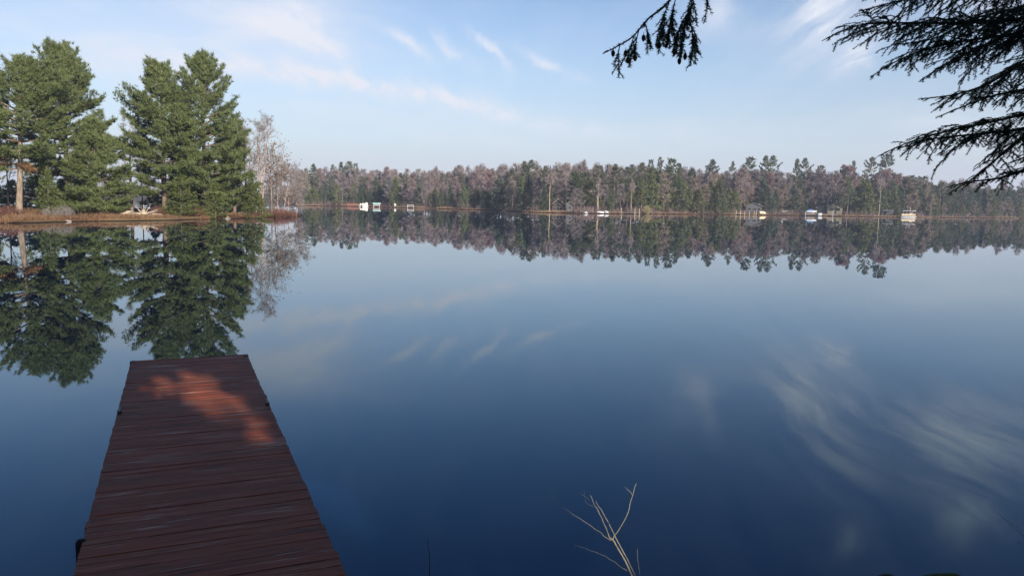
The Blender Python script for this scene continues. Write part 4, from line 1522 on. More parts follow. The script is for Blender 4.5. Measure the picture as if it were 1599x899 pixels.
def pontoon(label, px, off, L=5.0, turn=0.0, canopy=True, can=WHITE, rail=WHITE, mast=False, hmul=1.0):
    p = shore(px, off)
    t = thing('pontoon_boat', label, 'boat', (p[0], p[1], 0), -math.atan2(p[0], p[1]) + turn)
    for s in (-1, 1):
        x = np.linspace(-L / 2, L / 2, 9)
        r_ = 0.28 * np.array([0.5, 0.95, 1, 1, 1, 1, 1, 0.75, 0.1])
        MB().tube(np.column_stack([x, np.full(9, s * 0.85), 0.18 + np.array([0, 0, 0, 0, 0, 0, 0, 0.05, 0.15])]), r_, 10).build('pontoon', ALU, t, smooth=True)
    MB().box((-0.1, 0, 0.5), (L * 0.92, 2.3, 0.08)).build('deck', GREYWOOD, t)
    for s in (-1, 1):
        MB().box((-0.1, s * 1.13, 0.86), (L * 0.86, 0.05, 0.58)).build('side_panel', rail, t)
    MB().box((-0.1 - L * 0.44, 0, 0.86), (0.05, 2.2, 0.58)).build('rear_panel', rail, t)
    MB().box((0.5, 0.4, 1.0), (0.6, 0.7, 0.85)).build('console', CREAM, t)
    MB().box((-1.5, 0, 0.8), (0.6, 1.9, 0.5)).build('bench_seat', CREAM, t)
    if canopy:
        for x in (-1.6, 1.0):
            for s in (-1, 1):
                MB().tube([(x, s * 1.05, 1.1), (x * 0.9, s * 1.05, 2.05)], 0.03, 6).build('canopy_post', ALU, t)
        cpy = MB()
        xs, ys = np.linspace(-2.2, 1.9, 7), np.linspace(-1.25, 1.25, 7)
        V = np.array([(x, y, 2.05 + 0.16 * (1 - (y / 1.25) ** 2)) for x in xs for y in ys])
        F = [[i * 7 + j, (i + 1) * 7 + j, (i + 1) * 7 + j + 1, i * 7 + j + 1] for i in range(6) for j in range(6)]
        cpy.add(V, F)
        co_ = cpy.build('canopy', can, t, smooth=True)
        so2 = co_.modifiers.new('thick', 'SOLIDIFY')
        so2.thickness = 0.08
    if mast:
        MB().tube([(0.3, 0, 1.0), (0.3, 0, 3.3)], 0.045, 6).build('mast', WHITE, t)
    return t


pontoon('white pontoon boat moored just right of the red dock', 570, -2.0, 2.1, 0.1, canopy=False, rail=ALU)
pontoon('cream pontoon boat with flat white canopy and mast on the tan shore', 1419, -3.0, 4.4, 0.0, canopy=True, mast=True, rail=CREAM)


def hull(L, W, Hh, n=11):
    """open boat hull, bow towards +x, keel at z=0"""
    V, F = [], []
    prof = [(-1, 1.0), (-0.92, 0.55), (-0.6, 0.12), (0, 0.0), (0.6, 0.12), (0.92, 0.55), (1, 1.0)]
    for i in range(n):
        f = i / (n - 1)
        wid = W / 2 * (1 - max(0, (f - 0.45) / 0.55) ** 2.2) * (0.85 + 0.15 * min(1, f / 0.2))
        rise = 0.35 * Hh * max(0, (f - 0.6) / 0.4) ** 2
        for y, z in prof:
            V.append((-L / 2 + L * f + (0.12 * L * z if f > 0.95 else 0), y * max(wid, 0.02), z * Hh * (1 + 0.25 * max(0, f - 0.6)) + rise * (1 - z)))
    m_ = len(prof)
    for i in range(n - 1):
        for j in range(m_ - 1):
            F.append([i * m_ + j, i * m_ + j + 1, (i + 1) * m_ + j + 1, (i + 1) * m_ + j])
    return V, F, m_


def rowboat(label, px, off, L, W, Hh, mat, upturned=False, turn=0.0, name='rowboat', zoff=0.0, cover=None, seat=True):
    p = shore(px, off)
    V, F, m_ = hull(L, W, Hh)
    z0 = (p[2] if off > 0.3 else -0.12) + zoff
    t = thing(name, label, 'boat', (p[0], p[1], z0), -math.atan2(p[0], p[1]) + turn)
    V = np.array(V)
    if upturned:
        V = V * np.array([1, 1, -1]) + np.array([0, 0, Hh * 1.05])
    mb = MB().add(V, F)
    mb.add(V[:m_], [[0, 1, 5, 6], [1, 2, 4, 5]])
    mb.add(V[:m_], [[2, 3, 4]])
    o = mb.build('hull', mat, t, smooth=True)
    so2 = o.modifiers.new('thick', 'SOLIDIFY')
    so2.thickness = 0.05
    if upturned:
        MB().box((-0.1 * L, 0, Hh * 1.05 + 0.03), (L * 0.7, 0.06, 0.08)).build('keel', TRIM, t)
    elif cover:
        cv_ = MB()
        n = 9
        V2 = []
        for i in range(n):
            f = i / (n - 1)
            w_ = W / 2 * (1 - max(0, (f - 0.45) / 0.55) ** 2.2) + 0.03
            for y in (-1, -0.5, 0, 0.5, 1):
                V2.append((-L / 2 + L * f, y * w_, Hh * (1.03 + 0.25 * max(0, f - 0.6)) + 0.4 * (1 - y * y) * math.sin(math.pi * min(1, f * 1.1 + 0.05))))
        F2 = [[i * 5 + j, (i + 1) * 5 + j, (i + 1) * 5 + j + 1, i * 5 + j + 1] for i in range(n - 1) for j in range(4)]
        cv_.add(V2, F2)
        cv_.build('cover', cover, t, smooth=True)
    elif seat:
        for x in (-0.28, 0.05):
            MB().box((x * L, 0, Hh * 0.7), (0.25, W * 0.86, 0.05)).build('thwart', CREAM, t)
    return t


rowboat('tiny white boat between the red dock and the white pontoon boat', 563, -1.5, 2.0, 1.2, 0.75, WHITE, turn=1.2)
rowboat('white rowboat lying on the shore right of the green bush', 915, 0.4, 1.6, 0.95, 0.42, WHITE, True, turn=1.35)
rowboat('low grey boat on the shore beside a white birch', 937, 0.8, 1.7, 1.0, 0.4, ALU, True, turn=-0.2)
rowboat('pinkish white upturned boat with a high round hull', 947, 0.5, 1.7, 1.15, 0.55, WHITE, True, turn=1.2)
rowboat('tan upturned boat on the grass right of the thin dock', 1190, 4.5, 2.0, 1.4, 0.75, CREAM, True, turn=0.4)
rowboat('white runabout floating left of the pale dock post', 1280, -2.5, 2.4, 1.4, 0.95, WHITE, turn=1.1)
bb = rowboat('blue covered boat raised on a lift left of the beige house', 1266, -2.0, 2.9, 1.6, 0.8, WHITE, turn=0.15, zoff=0.9, cover=BLUE)


def lift(label, px, off, w=2.6, d=2.4, h=1.9, canopy=None, mat=ALU):
    p = shore(px, off)
    t = thing('boat_lift', label, 'boat lift', (p[0], p[1], 0), -math.atan2(p[0], p[1]))
    for x in (-1, 1):
        for y in (-1, 1):
            MB().box((x * w / 2, y * d / 2, h / 2 - 0.5), (0.10, 0.10, h + 1.0)).build('post', mat, t)
    cb = MB()
    for y in (-1, 1):
        cb.box((0, y * d / 2, 0.55), (w - 0.1, 0.08, 0.10))
        cb.box((0, y * d / 2, h - 0.08), (w - 0.1, 0.08, 0.10))
    for x in (-1, 1):
        cb.box((x * w / 2, 0, 0.55), (0.08, d - 0.1, 0.10))
    cb.build('cross_bars', mat, t)
    if canopy:
        cpy = MB()
        xs, ys = np.linspace(-w / 2 - 0.4, w / 2 + 0.4, 7), np.linspace(-d / 2 - 0.2, d / 2 + 0.2, 7)
        V = np.array([(x, y, h + 0.1 + 0.4 * (1 - (2 * y / (d + 0.4)) ** 2)) for x in xs for y in ys])
        F = [[i * 7 + j, (i + 1) * 7 + j, (i + 1) * 7 + j + 1, i * 7 + j + 1] for i in range(6) for j in range(6)]
        cpy.add(V, F)
        o = cpy.build('canopy', canopy, t, smooth=True)
        o.modifiers.new('thick', 'SOLIDIFY').thickness = 0.06
    return t


lift('boat lift with a pale green canopy right of the white pontoon boat', 588, -2.2, 1.9, 2.0, 0.95, TEAL)
lift('empty white boat lift frame standing alone at the shore', 641, -1.2, 1.9, 1.6, 1.05, None, WHITE)
lift('aluminium lift under the blue covered boat', 1266, -2.1, 3.1, 2.1, 1.25, None, ALU)

p = shore(617, 0.8)
t = thing('lawn_chair', 'lone white chair on the bare bank between two lifts', 'chair', p, -math.atan2(p[0], p[1]))
MB().box((0, 0, 0.38), (0.6, 0.6, 0.08)).build('seat', WHITE, t)
MB().box((0, 0.3, 0.75), (0.6, 0.07, 0.75), rx=R_(-12)).build('backrest', WHITE, t)
for x in (-0.25, 0.25):
    for y in (-0.25, 0.25):
        MB().box((x, y, 0.15), (0.07, 0.07, 0.42)).build('leg', WHITE, t)
p = shore(1226, 9)
t = thing('bench', 'white bench in the dark gap right of the grey roofed cottage', 'bench', p, -math.atan2(p[0], p[1]))
MB().box((0, 0, 0.5), (1.8, 0.5, 0.1)).build('seat', WHITE, t)
MB().box((0, 0.25, 0.85), (1.8, 0.07, 0.5)).build('backrest', WHITE, t)
for x in (-0.8, 0.8):
    MB().box((x, 0, 0.2), (0.1, 0.45, 0.6)).build('leg', WHITE, t)
p = shore(1009, 1.2)
mb, lb = shrub(400, 2.4, 1.9, 420, 0.03, YELLOWB)
t = thing('shrub', 'pale yellow bush glowing at the far water beside tall dock posts', 'shrub', p)
mb.build('branches', YELLOWB, t)

# ------------------------------------------------------------------ the red dock in the foreground
DZ = 0.42
cA, cB = on_z(204, 564.5, DZ), on_z(387.5, 556, DZ)
nA, nB = on_z(116, 897, DZ), on_z(539, 897, DZ)
ax = unit(((cA + cB) / 2 - (nA + nB) / 2)[:2])
sidev = np.array([ax[1], -ax[0]])
mid_far = ((cA + cB) / 2)[:2]
Wd = abs((cB - cA)[:2] @ sidev) * 0.5 + abs((nB - nA)[:2] @ sidev) * 0.5
skew = ((cB - cA)[:2] @ ax) / Wd
print('dock', cA, cB, nA, nB, 'width', Wd, 'skew', skew, 'axis', ax)
Ld = float(mid_far @ ax) + 0.3
rzd = math.atan2(ax[1], ax[0]) - math.pi / 2
mid_near = ((nA + nB) / 2)[:2]
org = mid_far - ax * Ld
dock = thing('dock', 'narrow red stained wooden dock running out from the near bank', 'dock', (org[0], org[1], 0), rzd)
rng = np.random.default_rng(4)
dk = MB()
bid, yb, i, nail_y = [], 0.0, 0, []
while yb < Ld - 0.03:
    bw_ = rng.choice([0.088, 0.088, 0.115, 0.138]) + rng.normal() * 0.002
    y0 = yb + 0.0006
    y1 = yb + bw_ - 0.0006 - rng.choice([0.0012, 0.002, 0.003, 0.0045])
    yb += bw_
    i += 1
    x0, x1 = -Wd / 2 + rng.normal() * 0.0025, Wd / 2 + rng.normal() * 0.003
    zt = DZ + rng.normal() * 0.0009
    tl_ = rng.normal() * 0.0007
    sk = rng.normal() * 0.002
    n = 7
    xs = np.linspace(x0, x1, n)
    cup = rng.normal() * 0.0015
    V = []
    for xx in xs:
        zz = zt + cup * math.sin((xx - x0) / (x1 - x0) * 3.14) + rng.normal() * 0.0006
        yo = sk * (xx / Wd) * 2
        e = 0.0016
        V += [(xx, y0 + yo, zz - 0.036), (xx, y0 + yo, zz - e + tl_), (xx, y0 + e + yo, zz + tl_), (xx, y1 - e + yo, zz - tl_), (xx, y1 + yo, zz - e - tl_), (xx, y1 + yo, zz - 0.036)]
    F = []
    for a in range(n - 1):
        for b in range(6):
            b2 = (b + 1) % 6
            F.append([a * 6 + b, a * 6 + b2, (a + 1) * 6 + b2, (a + 1) * 6 + b])
    F += [[0, 5, 4, 1], [1, 4, 3, 2], [(n - 1) * 6, (n - 1) * 6 + 1, (n - 1) * 6 + 4, (n - 1) * 6 + 5], [(n - 1) * 6 + 1, (n - 1) * 6 + 2, (n - 1) * 6 + 3, (n - 1) * 6 + 4]]
    dk.add(V, F)
    bid.append((len(V), i))
    nail_y.append((y0 + y1) / 2)
nbd, BOARD = 1, yb
DM = dock_mat()
deck_o = dk.build('deck', DM, dock)
at_ = deck_o.data.attributes.new('board', 'FLOAT', 'POINT')
at_.data.foreach_set('value', np.concatenate([np.full(n_, float(k_)) for n_, k_ in bid]).astype(np.float32))
nl = MB()
for yc_ in nail_y:
    for x in (-Wd / 2 + 0.03, 0.0, Wd / 2 - 0.03):
        for dy in (-0.024, 0.024):
            q = np.array([x + rng.normal() * 0.006, yc_ + dy + rng.normal() * 0.004, DZ + 0.0022])
            a_ = np.arange(8) * math.pi / 4
            V_ = np.vstack([q + np.column_stack([np.cos(a_), np.sin(a_), a_ * 0]) * 0.0055, q + np.array([[0, 0, 0.0008]])])
            nl.add(V_, [[k, (k + 1) % 8, 8] for k in range(8)])
nl.build('nail_heads', IRON, dock)['kind'] = 'stuff'
for x in (-Wd / 2 + 0.03, 0.0, Wd / 2 - 0.03):
    MB().box((x, Ld / 2, DZ - 0.036 - 0.075), (0.045, Ld - 0.02, 0.14)).build('stringer', DM, dock)
MB().box((0, nbd * BOARD + 0.022, DZ - 0.072), (Wd + 0.01, 0.036, 0.15)).build('end_board', DM, dock)
for s in (-1, 1):
    br = MB()
    br.box((s * (Wd / 2 + 0.005), nbd * BOARD + 0.01, DZ - 0.05), (0.012, 0.13, 0.10))
    br.box((s * (Wd / 2 - 0.03), nbd * BOARD + 0.044, DZ - 0.05), (0.08, 0.008, 0.10))
    br.box((s * (Wd / 2 - 0.018), nbd * BOARD - 0.03, DZ + 0.008), (0.05, 0.09, 0.008))
    br.build('corner_bracket', IRON, dock)
# posts in the water beside the deck, rounded tops
local = lambda px, py, z: np.array([(on_z(px, py, z)[:2] - org) @ sidev, (on_z(px, py, z)[:2] - org) @ ax])
pl_ = local(122, 845, DZ)
for (x, y, zt, r) in ((-Wd / 2 - 0.008, pl_[1], DZ + 0.012, 0.030), (Wd / 2 - 0.05, Ld * 0.28, DZ - 0.19, 0.045), (-Wd / 2 + 0.05, Ld - 0.9, DZ - 0.19, 0.04), (Wd / 2 - 0.05, Ld - 0.9, DZ - 0.19, 0.04)):
    pm = MB()
    pm.lathe([(r, -1.2), (r, zt - 0.03), (r * 0.9, zt - 0.012), (r * 0.6, zt - 0.002), (0.001, zt)], 14, (x, y, 0))
    pm.build('post', DARKROCK, dock, smooth=True)
# small cleats bolted to the deck's edges
for s, px, py in ((-1, 183, 645), (1, 404, 633)):
    q = local(px, py, DZ)
    cl = MB()
    x = s * (Wd / 2 - 0.02)
    cl.tube([(x, q[1] - 0.09, DZ + 0.035), (x, q[1] - 0.03, DZ + 0.03), (x, q[1] + 0.03, DZ + 0.03), (x, q[1] + 0.09, DZ + 0.038)], [0.008, 0.013, 0.013, 0.007], 8)
    cl.box((x, q[1], DZ + 0.015), (0.035, 0.05, 0.026))
    cl.build('cleat', IRON, dock)

# ------------------------------------------------------------------ twigs at the bottom edge
def px_path(lst, n=None):
    P = np.array([at_depth(px, py, d) for px, py, d in lst])
    if n is None:
        return P
    t_ = np.linspace(0, 1, len(P))
    f = np.linspace(0, 1, n)
    # smooth (Catmull-Rom like) resampling
    out = []
    for x in f:
        k = min(int(x * (len(P) - 1)), len(P) - 2)
        u = x * (len(P) - 1) - k
        p0, p1, p2, p3 = P[max(k - 1, 0)], P[k], P[k + 1], P[min(k + 2, len(P) - 1)]
        out.append(0.5 * ((2 * p1) + (-p0 + p2) * u + (2 * p0 - 5 * p1 + 4 * p2 - p3) * u * u + (-p0 + 3 * p1 - 3 * p2 + p3) * u ** 3))
    return np.array(out)


def twig_thing(label, stems, mat, d_anchor, name='sapling'):
    b = stems[0][0][0]
    a = at_depth(b[0], b[1], b[2])
    t = thing(name, label, 'sapling', (a[0], a[1], gz(a[0], a[1])))
    for i, (pts, r0, r1) in enumerate(stems):
        P = px_path(pts, 4 * len(pts)) - np.array(t.location)
        P = P + np.random.default_rng(i).normal(size=P.shape) * 0.0012
        MB().tube(P, np.linspace(r0, r1, len(P)) * 0.8, 6).build('stem' if i == 0 else 'twig', mat, t, smooth=True)
    return t


dd = 2.9
twig_thing('grey leafless sapling with forked lichen pale twigs rising from the bottom edge', [
    ([(1030, 990, dd - 0.1), (988, 900, dd), (962, 850, dd), (953, 840, dd)], 0.0048, 0.0032),
    ([(954, 843, dd), (938, 805, dd + 0.02), (921, 773, dd + 0.03)], 0.0026, 0.0012),
    ([(957, 842, dd), (978, 806, dd - 0.02), (987, 775, dd - 0.03), (993, 755, dd - 0.03)], 0.0026, 0.0014),
    ([(953, 843, dd), (925, 822, dd + 0.03), (895, 803, dd + 0.06), (868, 781, dd + 0.08), (857, 766, dd + 0.09)], 0.0017, 0.0005),
    ([(980, 891, dd), (945, 868, dd + 0.02), (918, 857, dd + 0.03), (896, 850, dd + 0.04)], 0.0015, 0.0005),
    ([(1040, 990, dd - 0.1), (994, 900, dd + 0.05), (965, 845, dd + 0.05), (945, 805, dd + 0.06), (930, 783, dd + 0.07)], 0.0036, 0.0009),
    ([(1005, 960, dd), (998, 890, dd), (995, 856, dd)], 0.0012, 0.0006),
    ([(988, 772, dd - 0.03), (981, 764, dd - 0.03), (976, 759, dd - 0.03)], 0.0011, 0.0005),
    ([(921, 780, dd), (913, 775, dd + 0.01), (907, 770, dd + 0.02)], 0.0007, 0.0003),
    ([(926, 790, dd), (915, 784, dd + 0.01), (912, 766, dd + 0.02)], 0.0006, 0.0003)], LICHEN, dd)
twig_thing('thin dark twig standing alone at the bottom edge right of the dock', [
    ([(674, 960, 2.8), (671, 885, 2.8), (668, 840, 2.8)], 0.0028, 0.0012)], IRON, 2.8)
twig_thing('fine bare twig with a leaf bud at the right bottom corner', [
    ([(1640, 880, 2.9), (1599, 837, 2.9), (1578, 818, 2.9), (1556, 800, 2.9)], 0.0018, 0.0006),
    ([(1640, 870, 2.9), (1599, 850, 2.9), (1586, 846, 2.9)], 0.0012, 0.0005),
    ([(1599, 829, 2.92), (1572, 811, 2.92), (1560, 812, 2.92)], 0.0008, 0.0004)], LICHEN, 2.9)
p = at_depth(1480, 919, 3.2)
boulder('boulder', 'mossy tan stone at the bottom edge near the right corner', (p[0], p[1], p[2]), (0.26, 0.2, 0.11), 17, MOSS)
p = at_depth(1382, 914, 3.2)
boulder('stump', 'black wet stump top at the bottom edge left of the mossy stone', (p[0], p[1], p[2]), (0.14, 0.12, 0.08), 21, DARKROCK, 'stump')

# ------------------------------------------------------------------ hemlock: trunk right of the frame, boughs hanging into it
hx, hy = 6.2, 4.2
hz_ = gz(hx, hy)
hem = thing('hemlock_tree', 'eastern hemlock whose dark drooping boughs hang into the upper right', 'tree', (hx, hy, hz_))
hl = np.array([hx, hy, hz_])
tp = np.array([(0, 0, -0.4), (0, 0, 0.3), (0.05, 0.02, 2.5), (0.1, 0, 6), (0.05, 0.05, 11), (0, 0, 16)])
MB().tube(tp, [0.34, 0.27, 0.24, 0.19, 0.11, 0.02], 14).build('trunk', BARK, hem, smooth=True)


def spray(path, seed, l2=(0.2, 0.5), step=0.03, droop=0.5, cones=(), flat=0.5, tip_taper=0.8, start=0.0, lead=0.0, r0=0.009, plane_up=0.0, hang=False, density=1.0):
    """one hemlock bough: wood, needles, and cones as sub-parts; path is in world space from base to tip"""
    rng = np.random.default_rng(seed)
    wood, need = MB(), MB()
    P = path - hl
    wood.tube(P, np.linspace(r0, 0.0018, len(P)), 6)
    seg = np.linalg.norm(np.diff(P, axis=0), axis=1)
    cum = np.concatenate([[0], np.cumsum(seg)])
    L = cum[-1]
    NP, ND, NU = [], [], []

    def needles(pts, every=0.0036):
        sg_ = np.linalg.norm(np.diff(pts, axis=0), axis=1)
        c_ = np.concatenate([[0], np.cumsum(sg_)])
        k = max(2, int(c_[-1] / every))
        u = np.linspace(0, c_[-1], k)
        q = np.column_stack([np.interp(u, c_, pts[:, j]) for j in range(3)])
        d = unit(np.gradient(q, axis=0))
        h_ = np.cross(d, np.array([0, 0, 1.0]))
        h_ = unit(h_ + 1e-6)
        for s in (-1, 1):
            NP.append(q + rng.normal(size=q.shape) * 0.0008)
            ND.append(d * 0.45 + s * h_ * 0.9 + rng.normal(size=q.shape) * 0.28)
        NP.append(q[::2]); ND.append(d[::2] * 0.8 + np.array([0, 0, 0.5]) + rng.normal(size=q[::2].shape) * 0.4)

    s_at = start * L + 0.03
    side = 1
    needles(P[int(np.searchsorted(cum, L * (start + (1 - start) * 0.3))):])
    while s_at < L - 0.01:
        f = (s_at / L - start) / (1 - start)
        f = max(0.0, (f - lead) / (1 - lead)) if f > lead else 0.12
        p = np.array([np.interp(s_at, cum, P[:, j]) for j in range(3)])
        j = min(np.searchsorted(cum, s_at), len(P) - 1)
        d = unit(P[j] - P[max(j - 1, 0)])
        hv_ = unit(np.cross(d, np.array([0, 0, 1.0])))
        upv = np.cross(hv_, d)
        a_ = R_(rng.uniform(38, 62))
        lat = hv_ * side + upv * rng.normal() * flat * 0.5
        od = unit(d * math.cos(a_) + lat * math.sin(a_))
        l_ = (l2[0] + (l2[1] - l2[0]) * (1 - f) ** 0.7 * min(1, (f + 0.1) / 0.25)) * rng.uniform(0.55, 1.15)
        if f > tip_taper:
            l_ *= max(0.25, (1 - f) / (1 - tip_taper))
        m_ = 6
        pts = [p]
        dcur = od
        for k in range(m_):
            dcur = unit(dcur + np.array([0, 0, -droop * (0.10 + 0.16 * k / m_) * (2.2 if hang else 1)]) + rng.normal(size=3) * 0.06)
            pts.append(pts[-1] + dcur * l_ / m_)
        pts = np.array(pts)
        wood.sticks(pts[:-1], pts[1:], 0.0022, 0.0013)
        needles(pts)
        c2 = np.linspace(0, l_, m_ + 1)
        s2 = 0.025
        sd2 = 1
        while s2 < l_ * 0.95:
            q = np.array([np.interp(s2, c2, pts[:, jj]) for jj in range(3)])
            jj = min(int(s2 / l_ * m_), m_ - 1)
            d2 = unit(pts[jj + 1] - pts[jj])
            h2 = unit(np.cross(d2, np.array([0, 0, 1.0])) + 1e-6)
            o2 = unit(d2 * 0.75 + h2 * sd2 * 0.75 + np.array([0, 0, rng.normal() * 0.25 - 0.22]))
            l3 = rng.uniform(0.04, 0.14) * min(1, l_ / 0.22) * (1.1 - 0.6 * s2 / l_)
            e1 = q + o2 * l3 * 0.5
            e2 = e1 + unit(o2 + np.array([0, 0, -0.35])) * l3 * 0.5
            t3 = np.array([q, e1, e2])
            wood.sticks(t3[:-1], t3[1:], 0.0012, 0.0008)
            needles(t3)
            s2 += rng.uniform(0.019, 0.036) / density
            sd2 = -sd2
        s_at += step * rng.uniform(0.6, 1.4) / density
        side = -side
    NPc, NDc = np.concatenate(NP), np.concatenate(ND)
    need.blades(NPc, NDc, 0.0118 * rng.uniform(0.75, 1.15, len(NPc)), 0.0040, rng)
    w_ = wood.build('bough', HTWIG, hem)
    need.build('needles', HEM, w_)
    for c in cones:
        c = np.array(c) - hl
        MB().lathe([(r_ * 1.0, z_ * 1.0) for r_, z_ in [(0.0006, 0.012), (0.0012, 0.002), (0.0045, -0.001), (0.0072, -0.006), (0.0075, -0.012), (0.0058, -0.018), (0.003, -0.0225), (0.0003, -0.024)]], 10, c).build('cone', CONEM, w_, smooth=True)
    return w_


def bough(pts, seed, **kw):
    a = np.array([at_depth(*p_) for p_ in pts])
    # carry the wood back to the trunk
    root = hl + np.array([0.05, 0, 0]) + np.array([0, 0, max(0.6, a[0][2] - hl[2] + kw.pop('rise', 0.1))])
    k = max(3, int(np.linalg.norm(root - a[0]) / 0.25))
    P = px_path(pts, 10 * len(pts))
    if kw.pop('connect', True):
        f = np.linspace(0, 1, k, endpoint=False)[:, None]
        rb = np.random.default_rng(seed + 5000)
        d_ = P[min(6, len(P) - 1)] - P[0]
        bow = 0.10 * np.linalg.norm(root - P[0])
        pre = root * (1 - f) + P[0] * f + np.sin(np.pi * f) ** 1.0 * np.array([rb.normal() * 0.10, rb.normal() * 0.30, bow + rb.normal() * 0.08])
        wig = rb.uniform(0, 6.28)
        pre = pre + np.column_stack([f * 0, 0.03 * np.sin(f * 9 + wig), 0.03 * np.sin(f * 7 + wig * 2)]) * np.sin(np.pi * f)
        ln = np.linalg.norm(root - P[0])
        P = np.vstack([pre, P])
        Lp = np.linalg.norm(np.diff(P, axis=0), axis=1).sum()
        kw.setdefault('start', max(0, ln * 0.30 / Lp))
        kw.setdefault('r0', 0.012)
        st_ = kw['start']
        kw['lead'] = max(0.0, ((ln - 0.7) / Lp - st_) / (1 - st_))
    return spray(P, seed, **kw)


B = 4.2
bough([(1680, 150, B), (1599, 178, B), (1540, 192, B), (1480, 205, B), (1420, 222, B), (1376, 242, B)], 1, l2=(0.15, 0.43))
bough([(1680, 175, B + .2), (1599, 200, B + .2), (1540, 208, B + .15), (1480, 214, B + .1), (1440, 220, B + .1), (1405, 232, B + .1)], 2, l2=(0.15, 0.46), droop=0.8)
bough([(1690, 170, B + .3), (1599, 215, B + .3), (1560, 245, B + .25), (1520, 278, B + .2), (1480, 303, B + .2)], 3, l2=(0.11, 0.32), step=0.036)
bough([(1690, 235, B), (1599, 266, B), (1560, 278, B), (1515, 284, B), (1478, 292, B)], 4, l2=(0.12, 0.29), step=0.036)
bough([(1690, 70, B - .3), (1599, 100, B - .3), (1540, 132, B - .3), (1490, 148, B - .3), (1435, 155, B - .3)], 5, l2=(0.12, 0.41), step=0.034)
bough([(1690, 120, B - .1), (1599, 140, B - .1), (1550, 150, B - .1), (1500, 168, B - .1), (1462, 184, B - .1)], 6, l2=(0.09, 0.29), step=0.036)
bough([(1690, 0, B - .2), (1599, 28, B - .2), (1500, 36, B - .2), (1420, 36, B - .2), (1340, 40, B - .2), (1284, 64, B - .2)], 7, l2=(0.18, 0.58))
bough([(1690, 20, B), (1599, 50, B), (1520, 62, B), (1450, 76, B), (1400, 96, B), (1360, 120, B)], 8, l2=(0.15, 0.52))
bough([(1690, -60, B - .4), (1599, -30, B - .4), (1500, -14, B - .4), (1420, -2, B - .4), (1342, 18, B - .4)], 9, l2=(0.18, 0.58))
bough([(1690, 10, B + .3), (1599, 36, B + .3), (1540, 70, B + .3), (1480, 98, B + .3), (1435, 128, B + .3)], 10, l2=(0.15, 0.49))
bough([(1690, -110, B), (1599, -70, B), (1500, -40, B), (1420, -20, B), (1350, -6, B)], 11, l2=(0.18, 0.61), droop=0.9)
bough([(1690, 60, B + .5), (1599, 95, B + .5), (1570, 120, B + .5), (1545, 145, B + .45), (1530, 175, B + .45)], 12, l2=(0.15, 0.43))
bough([(1700, 90, B - .6), (1640, 105, B - .6), (1599, 128, B - .6), (1570, 150, B - .6)], 13, l2=(0.15, 0.38), droop=0.9)
bough([(1700, 225, B - .5), (1640, 228, B - .5), (1599, 246, B - .5), (1575, 255, B - .5)], 14, l2=(0.12, 0.23))
bough([(1690, -20, B + .6), (1599, 10, B + .6), (1520, 30, B + .6), (1460, 60, B + .6), (1400, 70, B + .6)], 15, l2=(0.18, 0.58))
bough([(1720, 90, B - .1), (1660, 110, B - .1), (1600, 150, B - .1), (1572, 175, B - .1)], 18, l2=(0.15, 0.4), droop=0.7)

# the spray with cones hanging from above, nearer to the camera
C2 = 2.9
cones = [at_depth(px, py, C2) for px, py in ((957.5, 79), (981, 89), (992, 86), (977, 79), (1029, 66), (1053, 77), (1061, 91), (1070, 84), (1005, 55))]
bough([(1330, -330, C2 + .8), (1180, -190, C2 + .3), (1085, -60, C2), (1045, 2, C2), (1012, 30, C2), (985, 60, C2), (942, 84, C2)], 21, l2=(0.07, 0.18), step=0.028, droop=0.7, cones=cones, r0=0.008, rise=0.8)
hangers = [[(1045, 5, C2), (1037, 25, C2), (1034, 45, C2), (1029, 66, C2)],
           [(1056, -6, C2 + .02), (1050, 20, C2 + .02), (1045, 48, C2 + .02), (1040, 74, C2 + .02)],
           [(1085, -20, C2), (1076, 20, C2), (1072, 34, C2), (1066, 55, C2), (1061, 90, C2)],
           [(1078, 25, C2 + .02), (1064, 38, C2 + .02), (1058, 58, C2 + .02), (1053, 76, C2 + .02)],
           [(1074, 28, C2 - .02), (1080, 45, C2 - .02), (1082, 65, C2 - .02), (1079, 88, C2 - .02)],
           [(1090, -20, C2), (1080, 10, C2), (1075, 32, C2)],
           [(1005, 35, C2), (1010, 45, C2), (1012, 66, C2)],
           [(998, 46, C2), (994, 62, C2), (990, 86, C2)],
           [(968, 70, C2), (966, 80, C2), (963, 92, C2)],
           [(990, 55, C2), (986, 70, C2), (980, 88, C2)],
           [(1098, -20, C2), (1103, -6, C2), (1106, 9, C2)]]
for i, h_ in enumerate(hangers):
    bough(h_, 30 + i, l2=(0.055, 0.12), step=0.016, droop=1.2, r0=0.0022, connect=False, start=0.9 if i == 5 else 0.0)

# ------------------------------------------------------------------ unseen trees behind the camera, several added, crowns cut to shape the dock's shade
shade = [(2.0, -6.5, 17, 4.2, 'pine on the near bank behind the viewer, first from the dock'), (9.6, -8.6, 19, 4.6, 'broad pine on the near bank behind the viewer'), (10.5, -2.5, 18, 4.2, 'pine on the near bank right of the hemlock trunk'),
         (-2.6, -7.5, 15, 3.4, 'slender pine on the near bank behind the viewer, left of the dock'), (14, -10, 20, 4.6, 'tall pine at the back of the near bank'),
         (4.5, -11.5, 17, 4.2, 'unseen pine added between two others to shade the dock'), (8.4, -17.5, 20, 4.8, 'unseen pine added well back from the near bank to shade the dock'), (0.8, -3.6, 11, 3.0, 'young pine close behind the viewer'), (6.3, -4.5, 12, 2.7, 'unseen young pine added between viewer and hemlock to block sun on the dock'),
         (2.8, -3.3, 9, 2.3, 'unseen small pine added just behind the viewer to block sun on the dock'), (3.8, -5.7, 10, 2.4, 'unseen bushy pine added behind the smallest one to block sun on the dock'), (3.1, -4.3, 8, 1.8, 'unseen youngest pine added behind the viewer to block sun on the dock')]
